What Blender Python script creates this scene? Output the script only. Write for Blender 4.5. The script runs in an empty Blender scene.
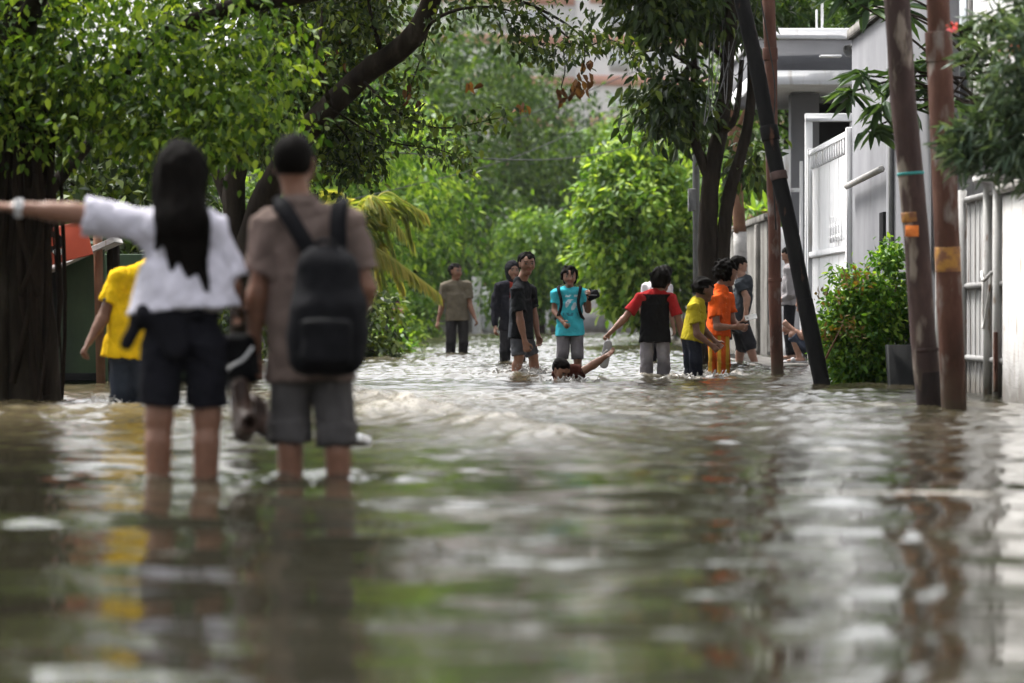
import bpy, math, random
import numpy as np

random.seed(7)
RNG = np.random.default_rng(11)
scene = bpy.context.scene
COL = scene.collection
R = math.radians

# ------------------------------------------------------------------ camera model (level camera, lens shift)
F, CH, HY, CX = 3840.0, 0.65, 312.0, 512.0
DEPTH = 0.32                                   # depth of the flood over the road


def at(px, py, d):
    return np.array([(px - CX) / F * d, d, CH - (py - HY) / F * d])


# ------------------------------------------------------------------ small helpers
def nrm(v):
    v = np.asarray(v, float)
    n = np.linalg.norm(v, axis=-1, keepdims=True)
    return v / np.maximum(n, 1e-9)


def tag(o, label=None, cat=None, group=None, kind=None):
    if label: o['label'] = label
    if cat: o['category'] = cat
    if group: o['group'] = group
    if kind: o['kind'] = kind
    return o


def empty(name, loc, label=None, cat=None, group=None):
    o = bpy.data.objects.new(name, None)
    o.empty_display_size = 0.1
    COL.objects.link(o)
    o.location = [float(c) for c in loc]
    return tag(o, label, cat, group)


def root_loc(o):
    while o.parent is not None:
        o = o.parent
    return np.array(o.location)


def mesh_obj(name, V, faces, mat, parent=None, smooth=False, attrs=None, col=None, loc=None):
    """V in world coordinates; faces = list of int arrays (n,3) / (n,4)."""
    V = np.asarray(V, np.float32)
    me = bpy.data.meshes.new(name)
    off = root_loc(parent) if parent is not None else (np.zeros(3) if loc is None else np.array(loc))
    faces = [np.asarray(f, np.int32) for f in faces if len(f)]
    nl = sum(f.size for f in faces)
    npoly = sum(len(f) for f in faces)
    me.vertices.add(len(V))
    me.vertices.foreach_set('co', (V - off).astype(np.float32).ravel())
    me.loops.add(nl)
    me.loops.foreach_set('vertex_index', np.concatenate([f.ravel() for f in faces]).astype(np.int32))
    me.polygons.add(npoly)
    tot = np.concatenate([np.full(len(f), f.shape[1]) for f in faces]).astype(np.int32)
    me.polygons.foreach_set('loop_start', np.concatenate([[0], np.cumsum(tot)[:-1]]).astype(np.int32))
    me.update(calc_edges=True)
    me.validate()
    if smooth:
        me.polygons.foreach_set('use_smooth', np.ones(npoly, bool))
    if attrs:
        for k, a in attrs.items():
            at_ = me.attributes.new(k, 'FLOAT', 'POINT')
            at_.data.foreach_set('value', np.asarray(a, np.float32))
    if col is not None:
        ca = me.color_attributes.new('col', 'FLOAT_COLOR', 'POINT')
        c4 = np.ones((len(V), 4), np.float32)
        c4[:, :3] = col
        ca.data.foreach_set('color', c4.ravel())
    if mat: me.materials.append(mat)
    o = bpy.data.objects.new(name, me)
    COL.objects.link(o)
    if parent is not None: o.parent = parent
    elif loc is not None: o.location = [float(c) for c in loc]
    return o


class MB:
    """collects simple shapes into one mesh"""
    def __init__(self):
        self.V, self.F3, self.F4, self.n = [], [], [], 0

    def add(self, V, f4=(), f3=()):
        V = np.asarray(V, float)
        self.V.append(V)
        if len(f4): self.F4.append(np.asarray(f4) + self.n)
        if len(f3): self.F3.append(np.asarray(f3) + self.n)
        self.n += len(V)
        return self

    def box(self, lo, hi, bev=0.0, rot=None, piv=None):
        lo, hi = np.minimum(lo, hi).astype(float), np.maximum(lo, hi).astype(float)
        b = min(bev, 0.45 * float((hi - lo).min()))
        if b <= 0:
            V = np.array([[x, y, z] for x in (lo[0], hi[0]) for y in (lo[1], hi[1]) for z in (lo[2], hi[2])])
            f = [[0, 1, 3, 2], [4, 6, 7, 5], [0, 4, 5, 1], [2, 3, 7, 6], [0, 2, 6, 4], [1, 5, 7, 3]]
            f3 = []
        else:
            V, ix = [], {}
            for sx in (0, 1):
                for sy in (0, 1):
                    for sz in (0, 1):
                        c = np.array([(lo, hi)[sx][0], (lo, hi)[sy][1], (lo, hi)[sz][2]])
                        ins = np.array([b if s == 0 else -b for s in (sx, sy, sz)])
                        for a in range(3):
                            v = c + ins; v[a] = c[a]
                            ix[(sx, sy, sz, a)] = len(V); V.append(v)
            f, f3 = [], []
            for a in range(3):
                o1, o2 = [i for i in range(3) if i != a]
                for s in (0, 1):
                    q = []
                    for (p, r) in ((0, 0), (1, 0), (1, 1), (0, 1)):
                        k = [0, 0, 0]; k[a] = s; k[o1] = p; k[o2] = r
                        q.append(ix[(*k, a)])
                    f.append(q)
                for p in (0, 1):
                    for r in (0, 1):
                        k0 = [0, 0, 0]; k0[o1] = p; k0[o2] = r; k1 = list(k0); k1[a] = 1
                        f.append([ix[(*k0, o1)], ix[(*k1, o1)], ix[(*k1, o2)], ix[(*k0, o2)]])
            for sx in (0, 1):
                for sy in (0, 1):
                    for sz in (0, 1):
                        f3.append([ix[(sx, sy, sz, a)] for a in range(3)])
            V = np.array(V)
        if rot is not None:
            piv = (lo + hi) / 2 if piv is None else np.asarray(piv, float)
            V = (V - piv) @ np.asarray(rot).T + piv
        return self.add(V, f, f3)

    def tube(self, pts, rad, n=8, cap=True, jit=0.0):
        pts = np.asarray(pts, float)
        rad = np.broadcast_to(np.asarray(rad, float), (len(pts),))
        T = nrm(np.gradient(pts, axis=0))
        ref = np.array([0.3, 0.9, 0.1]) if abs(T[0] @ np.array([0, 0, 1])) > 0.8 else np.array([0, 0, 1.0])
        u = nrm(np.cross(T[0], ref))
        ang = np.linspace(0, 2 * np.pi, n, endpoint=False)
        V = []
        for i in range(len(pts)):
            u = nrm(u - T[i] * (u @ T[i]))
            w = np.cross(T[i], u)
            r = rad[i] * (1 + jit * (RNG.random(n) - .5) * 2) if jit else np.full(n, rad[i])
            V.append(pts[i] + np.outer(np.cos(ang) * r, u) + np.outer(np.sin(ang) * r, w))
        V = np.concatenate(V)
        i = np.arange(len(pts) - 1)[:, None] * n
        j = np.arange(n)[None, :]
        k = (j + 1) % n
        f = np.stack([i + j, i + k, i + n + k, i + n + j], -1).reshape(-1, 4)
        f3 = []
        if cap:
            V = np.concatenate([V, pts[:1], pts[-1:]])
            m = len(pts) * n
            jj = np.arange(n); kk = (jj + 1) % n
            f3 = np.concatenate([np.stack([np.full(n, m), kk, jj], -1),
                                 np.stack([np.full(n, m + 1), (len(pts) - 1) * n + jj, (len(pts) - 1) * n + kk], -1)])
        return self.add(V, f, f3)

    def build(self, name, mat, parent=None, smooth=False, attrs=None, col=None, loc=None):
        V = np.concatenate(self.V)
        fs = []
        if self.F4: fs.append(np.concatenate(self.F4))
        if self.F3: fs.append(np.concatenate(self.F3))
        return mesh_obj(name, V, fs, mat, parent, smooth, attrs, col, loc)


def curve(pts, n):
    """Catmull-Rom through pts, n samples"""
    P = np.asarray(pts, float)
    P = np.concatenate([[2 * P[0] - P[1]], P, [2 * P[-1] - P[-2]]])
    t = np.linspace(0, len(P) - 3 - 1e-6, n)
    i = t.astype(int); f = (t - i)[:, None]
    a, b, c, d = P[i], P[i + 1], P[i + 2], P[i + 3]
    return .5 * ((2 * b) + (-a + c) * f + (2 * a - 5 * b + 4 * c - d) * f ** 2 + (-a + 3 * b - 3 * c + d) * f ** 3)


def sines(P, freq, seed, n=7, stretch=(1, 1, 1)):
    """cheap smooth noise in -1..1 from random plane waves; P (...,3)"""
    g = np.random.default_rng(seed)
    out = 0
    for _ in range(n):
        k = nrm(g.normal(size=3)) * freq * (0.6 + g.random()) * np.array(stretch)
        out = out + np.sin(P[..., 0] * k[0] + P[..., 1] * k[1] + P[..., 2] * k[2] + g.random() * 6.28)
    return out / n * 1.6


# ------------------------------------------------------------------ materials
def new_mat(name):
    m = bpy.data.materials.new(name)
    m.use_nodes = True
    nt = m.node_tree
    nt.nodes.clear()
    out = nt.nodes.new('ShaderNodeOutputMaterial')
    return m, nt, out


def node(nt, typ, **kw):
    n = nt.nodes.new(typ)
    for k, v in kw.items():
        if k.startswith('_'): setattr(n, k[1:], v)
        else: n.inputs[k.replace('__', ' ')].default_value = v
    return n


def ramp(nt, stops):
    r = nt.nodes.new('ShaderNodeValToRGB')
    while len(r.color_ramp.elements) < len(stops): r.color_ramp.elements.new(0.5)
    for e, (p, c) in zip(r.color_ramp.elements, stops):
        e.position = p
        e.color = (*c, 1) if len(c) == 3 else c
    return r


def rough_mat(name, stops, scale=4.0, rough=0.8, bump=0.3, bump_scale=30.0, spec=0.3, metal=0.0, stretch=(1, 1, 1), detail=6.0, streak=None, tide=False):
    """noise-coloured surface with a fine bump"""
    m, nt, out = new_mat(name)
    L = nt.links.new
    tc = node(nt, 'ShaderNodeTexCoord')
    mp = node(nt, 'ShaderNodeMapping'); mp.inputs['Scale'].default_value = stretch
    L(tc.outputs['Object'], mp.inputs['Vector'])
    n1 = node(nt, 'ShaderNodeTexNoise', Scale=scale, Detail=detail, Roughness=0.62)
    L(mp.outputs[0], n1.inputs['Vector'])
    r = ramp(nt, stops); L(n1.outputs['Fac'], r.inputs['Fac'])
    b = node(nt, 'ShaderNodeBsdfPrincipled', Roughness=rough, Metallic=metal)
    b.inputs['Specular IOR Level'].default_value = spec
    colour = r.outputs[0]
    if streak:
        n3 = node(nt, 'ShaderNodeTexNoise', Scale=streak[0], Detail=4.0)
        mp3 = node(nt, 'ShaderNodeMapping'); mp3.inputs['Scale'].default_value = streak[1]
        L(tc.outputs['Object'], mp3.inputs['Vector']); L(mp3.outputs[0], n3.inputs['Vector'])
        r3 = ramp(nt, [(streak[2], (0, 0, 0)), (streak[3], (1, 1, 1))]); L(n3.outputs['Fac'], r3.inputs['Fac'])
        mx = node(nt, 'ShaderNodeMix', _data_type='RGBA')
        L(r3.outputs[0], mx.inputs['Factor']); L(colour, mx.inputs['A'])
        mx.inputs['B'].default_value = (*streak[4], 1)
        colour = mx.outputs['Result']
    if tide:                                   # mud left by the flood above the waterline
        ge = node(nt, 'ShaderNodeNewGeometry'); sx = node(nt, 'ShaderNodeSeparateXYZ'); L(ge.outputs['Position'], sx.inputs[0])
        n4 = node(nt, 'ShaderNodeTexNoise', Scale=5.0, Detail=5.0); L(ge.outputs['Position'], n4.inputs['Vector'])
        ma = node(nt, 'ShaderNodeMath', _operation='MULTIPLY_ADD'); L(n4.outputs['Fac'], ma.inputs[0]); ma.inputs[1].default_value = .38; L(sx.outputs['Z'], ma.inputs[2])
        mr = node(nt, 'ShaderNodeMapRange'); L(ma.outputs[0], mr.inputs['Value'])
        mr.inputs['From Min'].default_value = .24; mr.inputs['From Max'].default_value = .46; mr.inputs['To Min'].default_value = .75; mr.inputs['To Max'].default_value = 0
        mt_ = node(nt, 'ShaderNodeMix', _data_type='RGBA'); L(mr.outputs[0], mt_.inputs['Factor']); L(colour, mt_.inputs['A']); mt_.inputs['B'].default_value = (.075, .06, .042, 1)
        colour = mt_.outputs['Result']
    L(colour, b.inputs['Base Color'])
    n2 = node(nt, 'ShaderNodeTexNoise', Scale=bump_scale, Detail=5.0)
    L(mp.outputs[0], n2.inputs['Vector'])
    bp = node(nt, 'ShaderNodeBump', Strength=bump, Distance=0.01)
    L(n2.outputs['Fac'], bp.inputs['Height']); L(bp.outputs[0], b.inputs['Normal'])
    L(b.outputs[0], out.inputs['Surface'])
    return m


def leaf_mat(name, dark, mid, light, trans=0.3, rough=0.48, spec=0.22):
    m, nt, out = new_mat(name)
    L = nt.links.new
    a = node(nt, 'ShaderNodeAttribute', _attribute_name='rnd')
    r = ramp(nt, [(0.0, dark), (0.5, mid), (1.0, light)])
    L(a.outputs['Fac'], r.inputs['Fac'])
    b = node(nt, 'ShaderNodeBsdfPrincipled', Roughness=rough)
    b.inputs['Specular IOR Level'].default_value = spec
    L(r.outputs[0], b.inputs['Base Color'])
    t = node(nt, 'ShaderNodeBsdfTranslucent')
    mul = node(nt, 'ShaderNodeMix', _data_type='RGBA', _blend_type='MULTIPLY')
    mul.inputs['Factor'].default_value = 1.0
    L(r.outputs[0], mul.inputs['A']); mul.inputs['B'].default_value = (1.7, 1.6, 0.6, 1)
    L(mul.outputs['Result'], t.inputs['Color'])
    mx = node(nt, 'ShaderNodeMixShader', Fac=trans)
    L(b.outputs[0], mx.inputs[1]); L(t.outputs[0], mx.inputs[2])
    L(mx.outputs[0], out.inputs['Surface'])
    return m


def attr_mat(name, rough, spec=0.3, noise=0.25, scale=25.0, bump=0.2, bump_scale=220.0, sss=0.0, crumple=0.0):
    """base colour from the mesh's own 'col' attribute, varied by noise"""
    m, nt, out = new_mat(name)
    L = nt.links.new
    a = node(nt, 'ShaderNodeAttribute', _attribute_name='col')
    tc = node(nt, 'ShaderNodeTexCoord')
    n1 = node(nt, 'ShaderNodeTexNoise', Scale=scale, Detail=5.0)
    L(tc.outputs['Object'], n1.inputs['Vector'])
    r = ramp(nt, [(0.3, (1 - noise,) * 3), (0.7, (1 + noise * 0.5,) * 3)]); L(n1.outputs['Fac'], r.inputs['Fac'])
    mul = node(nt, 'ShaderNodeMix', _data_type='RGBA', _blend_type='MULTIPLY'); mul.inputs['Factor'].default_value = 1.0
    L(a.outputs['Color'], mul.inputs['A']); L(r.outputs[0], mul.inputs['B'])
    b = node(nt, 'ShaderNodeBsdfPrincipled', Roughness=rough)
    b.inputs['Specular IOR Level'].default_value = spec
    L(mul.outputs['Result'], b.inputs['Base Color'])
    if sss:
        b.inputs['Subsurface Weight'].default_value = sss
        b.inputs['Subsurface Radius'].default_value = (0.012, 0.005, 0.003)
        b.inputs['Subsurface Scale'].default_value = 0.5
    n2 = node(nt, 'ShaderNodeTexNoise', Scale=bump_scale, Detail=3.0)
    L(tc.outputs['Object'], n2.inputs['Vector'])
    bp = node(nt, 'ShaderNodeBump', Strength=bump, Distance=0.004)
    L(n2.outputs['Fac'], bp.inputs['Height'])
    if crumple:
        n5 = node(nt, 'ShaderNodeTexNoise', Scale=19.0, Detail=3.0, Distortion=.8); mp5 = node(nt, 'ShaderNodeMapping'); mp5.inputs['Scale'].default_value = (1, 1, .6)
        L(tc.outputs['Object'], mp5.inputs['Vector']); L(mp5.outputs[0], n5.inputs['Vector'])
        b5 = node(nt, 'ShaderNodeBump', Strength=crumple, Distance=.02); L(n5.outputs['Fac'], b5.inputs['Height']); L(b5.outputs[0], bp.inputs['Normal'])
    L(bp.outputs[0], b.inputs['Normal'])
    L(b.outputs[0], out.inputs['Surface'])
    return m


M = {}
M['skin'] = attr_mat('skin', 0.5, 0.35, 0.15, 30, 0.08, 300, sss=0.12)
M['fabric'] = attr_mat('fabric', 0.9, 0.06, 0.22, 14, 0.35, 260, crumple=0.55)
M['hair'] = rough_mat('hair', [(0.3, (0.0015, 0.0013, 0.0012)), (0.7, (0.007, 0.0055, 0.0045))], 60, 0.65, 0.6, 160, 0.03, stretch=(1, 1, 0.15))
M['bag'] = rough_mat('bag_fabric', [(0.3, (0.004, 0.004, 0.005)), (0.7, (0.011, 0.011, 0.013))], 20, 0.85, 0.4, 200, 0.10)
M['bark_dark'] = rough_mat('bark_dark', [(0.3, (0.008, 0.006, 0.005)), (0.55, (0.022, 0.017, 0.013)), (0.8, (0.055, 0.047, 0.038))], 6, 0.95, 0.9, 24, 0.06, stretch=(1, 1, 0.25))
M['bark_brown'] = rough_mat('bark_brown', [(0.3, (0.10, 0.05, 0.03)), (0.6, (0.20, 0.11, 0.07)), (0.8, (0.30, 0.2, 0.15))], 6, 0.9, 0.7, 22, 0.15, stretch=(1, 1, 0.3))
M['limewash'] = rough_mat('limewash', [(0.3, (0.28, 0.26, 0.25)), (0.6, (0.5, 0.48, 0.46))], 8, 0.9, 0.5, 40, 0.15)
M['rust'] = rough_mat('rusty_steel', [(0.25, (0.035, 0.017, 0.012)), (0.5, (0.085, 0.037, 0.026)), (0.75, (0.15, 0.075, 0.055))], 5, 0.75, 0.5, 40, 0.2, stretch=(1, 1, 0.35),
                      streak=(7, (1, 1, 0.4), 0.57, 0.68, (0.20, 0.165, 0.15)), tide=True)
M['rust_dark'] = rough_mat('rusty_steel_dark', [(0.25, (0.025, 0.016, 0.015)), (0.5, (0.052, 0.032, 0.03)), (0.75, (0.10, 0.062, 0.056))], 5, 0.7, 0.5, 40, 0.22, stretch=(1, 1, 0.35),
                           streak=(6, (1, 1, 0.35), 0.58, 0.66, (0.24, 0.20, 0.17)), tide=True)
M['black_paint'] = rough_mat('black_paint', [(0.3, (0.003, 0.003, 0.0035)), (0.7, (0.011, 0.0105, 0.011))], 7, 0.6, 0.4, 30, 0.08, stretch=(1, 1, 0.3),
                             streak=(9, (1, 1, 0.3), 0.66, 0.74, (0.09, 0.045, 0.03)))
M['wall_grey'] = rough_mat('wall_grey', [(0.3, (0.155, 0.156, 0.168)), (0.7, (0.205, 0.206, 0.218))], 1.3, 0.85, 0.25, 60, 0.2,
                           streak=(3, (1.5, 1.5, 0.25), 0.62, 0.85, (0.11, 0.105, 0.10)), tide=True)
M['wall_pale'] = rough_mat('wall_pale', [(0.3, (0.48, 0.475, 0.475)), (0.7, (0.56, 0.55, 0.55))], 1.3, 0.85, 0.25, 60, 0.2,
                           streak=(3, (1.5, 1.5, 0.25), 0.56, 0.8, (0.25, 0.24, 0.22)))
M['white_paint'] = rough_mat('white_paint', [(0.3, (0.72, 0.72, 0.73)), (0.7, (0.82, 0.82, 0.83))], 3, 0.5, 0.15, 40, 0.4,
                             streak=(5, (2, 2, 0.3), 0.60, 0.78, (0.48, 0.44, 0.40)), tide=True)
M['worn_white'] = rough_mat('worn_white_paint', [(0.3, (0.30, 0.29, 0.28)), (0.7, (0.43, 0.42, 0.41))], 4, 0.65, 0.3, 40, 0.3,
                            streak=(9, (2, 2, 0.5), 0.58, 0.70, (0.17, 0.115, 0.08)), tide=True)
M['fence_grey'] = rough_mat('fence_grey', [(0.3, (0.20, 0.195, 0.195)), (0.7, (0.29, 0.285, 0.28))], 3, 0.75, 0.3, 40, 0.25,
                            streak=(6, (2, 2, 0.25), 0.55, 0.72, (0.12, 0.095, 0.08)), tide=True)
M['concrete'] = rough_mat('concrete', [(0.25, (0.10, 0.095, 0.085)), (0.5, (0.2, 0.19, 0.175)), (0.8, (0.30, 0.285, 0.27))], 2.2, 0.9, 0.4, 40, 0.2,
                          streak=(2, (2, 2, 0.2), 0.55, 0.7, (0.07, 0.07, 0.055)))
M['dark_opening'] = rough_mat('dark_opening', [(0.3, (0.008, 0.008, 0.009)), (0.7, (0.02, 0.02, 0.021))], 3, 0.9, 0.1, 30, 0.04)  # near-black paint standing in for shade inside openings; also sign print
M['green_panel'] = rough_mat('green_panel', [(0.3, (0.018, 0.04, 0.018)), (0.7, (0.045, 0.075, 0.035))], 3, 0.7, 0.3, 25, 0.3, stretch=(1, 1, 0.4))
M['red_board'] = rough_mat('red_board', [(0.3, (0.34, 0.045, 0.02)), (0.7, (0.46, 0.075, 0.03))], 3, 0.6, 0.1, 30, 0.3)
M['orange_board'] = rough_mat('orange_sticker', [(0.3, (0.7, 0.17, 0.03)), (0.7, (0.8, 0.25, 0.05))], 40, 0.6, 0.1, 30, 0.3)
M['yellow_band'] = rough_mat('yellow_band', [(0.40, (0.20, 0.09, 0.05)), (0.6, (0.40, 0.20, 0.045))], 16, 0.7, 0.3, 30, 0.3)
M['rust_black'] = rough_mat('rusty_steel_black', [(0.3, (0.012, 0.009, 0.009)), (0.7, (0.04, 0.027, 0.025))], 6, 0.7, 0.5, 40, 0.15, stretch=(1, 1, 0.35))
M['teal'] = rough_mat('teal_string', [(0.3, (0.03, 0.2, 0.2)), (0.7, (0.05, 0.3, 0.3))], 20, 0.7, 0.1, 30)
M['grey_shed'] = rough_mat('grey_plastic', [(0.3, (0.005, 0.0055, 0.006)), (0.7, (0.011, 0.012, 0.0125))], 5, 0.7, 0.2, 60, 0.15)
M['wire'] = rough_mat('wire', [(0.3, (0.012, 0.012, 0.012)), (0.7, (0.03, 0.03, 0.03))], 5, 0.6, 0.1, 30)
M['wire_grey'] = rough_mat('wire_grey', [(0.3, (0.12, 0.12, 0.12)), (0.7, (0.2, 0.2, 0.2))], 5, 0.6, 0.1, 30)
M['road'] = rough_mat('asphalt', [(0.3, (0.035, 0.034, 0.032)), (0.7, (0.065, 0.063, 0.058))], 3, 0.9, 0.5, 80, 0.2)
M['soil'] = rough_mat('soil', [(0.3, (0.05, 0.04, 0.025)), (0.7, (0.11, 0.09, 0.055))], 0.6, 0.95, 0.5, 9, 0.1)
M['paper'] = rough_mat('paper', [(0.3, (0.72, 0.72, 0.7)), (0.7, (0.8, 0.8, 0.78))], 20, 0.8, 0.1, 60)
M['foam_plastic'] = rough_mat('polystyrene', [(0.3, (0.72, 0.73, 0.75)), (0.7, (0.82, 0.82, 0.83))], 20, 0.7, 0.3, 90)
M['leather'] = rough_mat('brown_leather', [(0.3, (0.03, 0.015, 0.010)), (0.7, (0.075, 0.038, 0.025))], 14, 0.5, 0.3, 60, 0.4)
M['sole'] = rough_mat('shoe_sole', [(0.3, (0.012, 0.010, 0.010)), (0.7, (0.03, 0.026, 0.024))], 14, 0.8, 0.3, 60)
M['sandal'] = rough_mat('grey_sandal', [(0.3, (0.24, 0.23, 0.24)), (0.7, (0.36, 0.35, 0.36))], 20, 0.7, 0.3, 60)
M['apt_white'] = rough_mat('apartment_white', [(0.3, (0.78, 0.78, 0.79)), (0.7, (0.84, 0.84, 0.85))], 0.3, 0.85, 0.1, 3)
M['apt_band'] = rough_mat('apartment_terracotta', [(0.3, (0.58, 0.30, 0.23)), (0.7, (0.66, 0.38, 0.30))], 0.3, 0.85, 0.1, 3)
M['apt_glass'] = rough_mat('apartment_glass', [(0.3, (0.5, 0.54, 0.58)), (0.7, (0.6, 0.63, 0.66))], 0.5, 0.2, 0.05, 3, 0.5)
M['dead_leaf'] = leaf_mat('dead_leaf', (0.05, 0.022, 0.010), (0.10, 0.045, 0.02), (0.18, 0.09, 0.035), 0.25, 0.7, 0.2)
M['flower'] = leaf_mat('pink_flower', (0.6, 0.06, 0.10), (0.7, 0.12, 0.16), (0.8, 0.2, 0.25), 0.3, 0.6, 0.2)
M['leaf_ficus'] = leaf_mat('leaf_ficus', (0.012, 0.032, 0.005), (0.07, 0.145, 0.016), (0.31, 0.42, 0.055), 0.38)
M['leaf_dark'] = leaf_mat('leaf_dark', (0.008, 0.018, 0.005), (0.028, 0.052, 0.010), (0.12, 0.16, 0.022), 0.28)
M['leaf_bright'] = leaf_mat('leaf_bright', (0.030, 0.080, 0.012), (0.12, 0.23, 0.032), (0.40, 0.53, 0.10), 0.40)
M['leaf_far'] = leaf_mat('leaf_far', (0.020, 0.058, 0.010), (0.07, 0.155, 0.020), (0.23, 0.36, 0.05), 0.36)
M['leaf_far_dark'] = leaf_mat('leaf_far_dark', (0.015, 0.038, 0.009), (0.042, 0.092, 0.016), (0.13, 0.21, 0.035), 0.32)
M['leaf_oleander'] = leaf_mat('leaf_oleander', (0.030, 0.055, 0.035), (0.07, 0.115, 0.075), (0.15, 0.20, 0.13), 0.25)
M['leaf_plumeria'] = leaf_mat('leaf_plumeria', (0.016, 0.038, 0.018), (0.038, 0.075, 0.03), (0.08, 0.14, 0.05), 0.25)
M['root'] = rough_mat('root_bark', [(0.3, (0.009, 0.007, 0.006)), (0.6, (0.024, 0.017, 0.013)), (0.8, (0.055, 0.038, 0.03))], 7, 0.95, 0.8, 30, 0.06, stretch=(1, 1, 0.3))
M['leaf_palm'] = leaf_mat('leaf_palm', (0.09, 0.16, 0.03), (0.25, 0.30, 0.065), (0.48, 0.43, 0.12), 0.35)
M['leaf_bush'] = leaf_mat('leaf_bush', (0.024, 0.075, 0.010), (0.09, 0.21, 0.024), (0.28, 0.42, 0.055), 0.36)
M['leaf_young'] = leaf_mat('leaf_young', (0.07, 0.05, 0.015), (0.13, 0.085, 0.02), (0.19, 0.11, 0.03), 0.3)

# ------------------------------------------------------------------ signed-distance modelling (people, bags)
class Field:
    def __init__(self, lo, hi, h):
        self.h = h
        self.lo = np.asarray(lo, float)
        self.n = np.maximum(4, np.ceil((np.asarray(hi, float) - self.lo) / h).astype(int) + 1)
        self.D = np.full(self.n, 0.3, np.float32)

    def block(self, lo, hi):
        a = np.clip(np.floor((lo - self.lo) / self.h).astype(int), 0, self.n)
        b = np.clip(np.ceil((hi - self.lo) / self.h).astype(int) + 1, 0, self.n)
        if (b <= a).any(): return None, None
        ax = [(self.lo[i] + self.h * np.arange(a[i], b[i])).astype(np.float32) for i in range(3)]
        P = np.stack(np.broadcast_arrays(ax[0][:, None, None], ax[1][None, :, None], ax[2][None, None, :]), -1)
        return tuple(slice(a[i], b[i]) for i in range(3)), P

    def put(self, fn, lo, hi, k=0.03, carve=False):
        pad = (k + 0.03) if not carve else 0.01
        s, P = self.block(np.asarray(lo) - pad, np.asarray(hi) + pad)
        if s is None: return
        d = fn(P).astype(np.float32)
        a = self.D[s]
        if carve:
            self.D[s] = np.maximum(a, -d)
        else:
            hh = np.maximum(k - np.abs(a - d), 0) / max(k, 1e-6)
            self.D[s] = np.minimum(a, d) - hh * hh * k * 0.25

    def cap(self, a, b, ra, rb=None, n=None, sq=1.0, flat=False, k=0.03, carve=False):
        """tapered capsule; along direction n the section is squashed to sq of its width"""
        a = np.asarray(a, float); b = np.asarray(b, float)
        rb = ra if rb is None else rb
        rm = max(ra, rb) * max(1, sq)
        def fn(P):
            q = P - a.astype(np.float32)
            ab = b - a
            if n is not None:
                nn = np.asarray(n, np.float32)
                q = q + (q @ nn)[..., None] * nn * (1 / sq - 1)
                ab = ab + (ab @ nn) * nn * (1 / sq - 1)
            ab = ab.astype(np.float32)
            L2 = float(ab @ ab) + 1e-9
            t = (q @ ab) / L2
            tc = np.clip(t, 0, 1)
            d = np.sqrt(((q - tc[..., None] * ab) ** 2).sum(-1)) - (ra + (rb - ra) * tc)
            if flat:
                L = math.sqrt(L2)
                rad = np.sqrt(np.maximum(((q - t[..., None] * ab) ** 2).sum(-1), 0)) - (ra + (rb - ra) * tc)
                d = np.maximum(rad, np.maximum(-t, t - 1) * L)
            return d
        self.put(fn, np.minimum(a, b) - rm, np.maximum(a, b) + rm, k, carve)

    def rbox(self, c, ax, half, r, k=0.02, carve=False):
        c = np.asarray(c, float); ax = np.asarray(ax, float); half = np.asarray(half, float)
        ext = np.abs(ax.T) @ half + r
        def fn(P):
            q = np.abs((P - c.astype(np.float32)) @ ax.T.astype(np.float32)) - (half - r).astype(np.float32)
            return np.sqrt((np.maximum(q, 0) ** 2).sum(-1)) + np.minimum(q.max(-1), 0) - r
        self.put(fn, c - ext, c + ext, k, carve)

    def grid(self):
        ax = [(self.lo[i] + self.h * np.arange(self.n[i])).astype(np.float32) for i in range(3)]
        return np.stack(np.broadcast_arrays(ax[0][:, None, None], ax[1][None, :, None], ax[2][None, None, :]), -1)

    def mesh(self):
        D = self.D
        D[0], D[-1] = np.maximum(D[0], .01), np.maximum(D[-1], .01)
        D[:, 0], D[:, -1] = np.maximum(D[:, 0], .01), np.maximum(D[:, -1], .01)
        D[:, :, 0], D[:, :, -1] = np.maximum(D[:, :, 0], .01), np.maximum(D[:, :, -1], .01)
        S = D < 0
        offs = [(i, j, k) for i in (0, 1) for j in (0, 1) for k in (0, 1)]
        sl = lambda o: tuple(slice(o[i], o[i] + D.shape[i] - 1) for i in range(3))
        c = sum(S[sl(o)].astype(np.int8) for o in offs)
        act = (c > 0) & (c < 8)
        ijk = np.argwhere(act)
        vals = np.stack([D[sl(o)][act] for o in offs], 1)
        acc = np.zeros((len(ijk), 3)); cnt = np.zeros(len(ijk))
        O = np.array(offs, float)
        for a in range(8):
            for b in range(a + 1, 8):
                if np.abs(O[a] - O[b]).sum() != 1: continue
                m = (vals[:, a] < 0) != (vals[:, b] < 0)
                t = vals[m, a] / (vals[m, a] - vals[m, b])
                acc[m] += O[a] + (O[b] - O[a]) * t[:, None]
                cnt[m] += 1
        V = (ijk + acc / cnt[:, None]) * self.h + self.lo
        idx = np.full(act.shape, -1, np.int32)
        idx[act] = np.arange(len(ijk))
        Q = []
        for ax in range(3):
            o1, o2 = (ax + 1) % 3, (ax + 2) % 3
            s0 = [slice(None)] * 3; s1 = [slice(None)] * 3
            s0[ax] = slice(0, -1); s1[ax] = slice(1, None)
            A, B = S[tuple(s0)], S[tuple(s1)]
            e = np.argwhere(A != B)
            ins = A[tuple(e.T)]
            ok = (e[:, o1] > 0) & (e[:, o2] > 0) & (e[:, o1] < act.shape[o1]) & (e[:, o2] < act.shape[o2])
            e, ins = e[ok], ins[ok]
            def cell(d1, d2):
                q = e.copy(); q[:, o1] += d1; q[:, o2] += d2
                return idx[tuple(q.T)]
            q = np.stack([cell(-1, -1), cell(0, -1), cell(0, 0), cell(-1, 0)], 1)
            q[~ins] = q[~ins][:, ::-1]
            Q.append(q)
        Q = np.concatenate(Q)
        return V, Q[(Q >= 0).all(1)]


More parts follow.
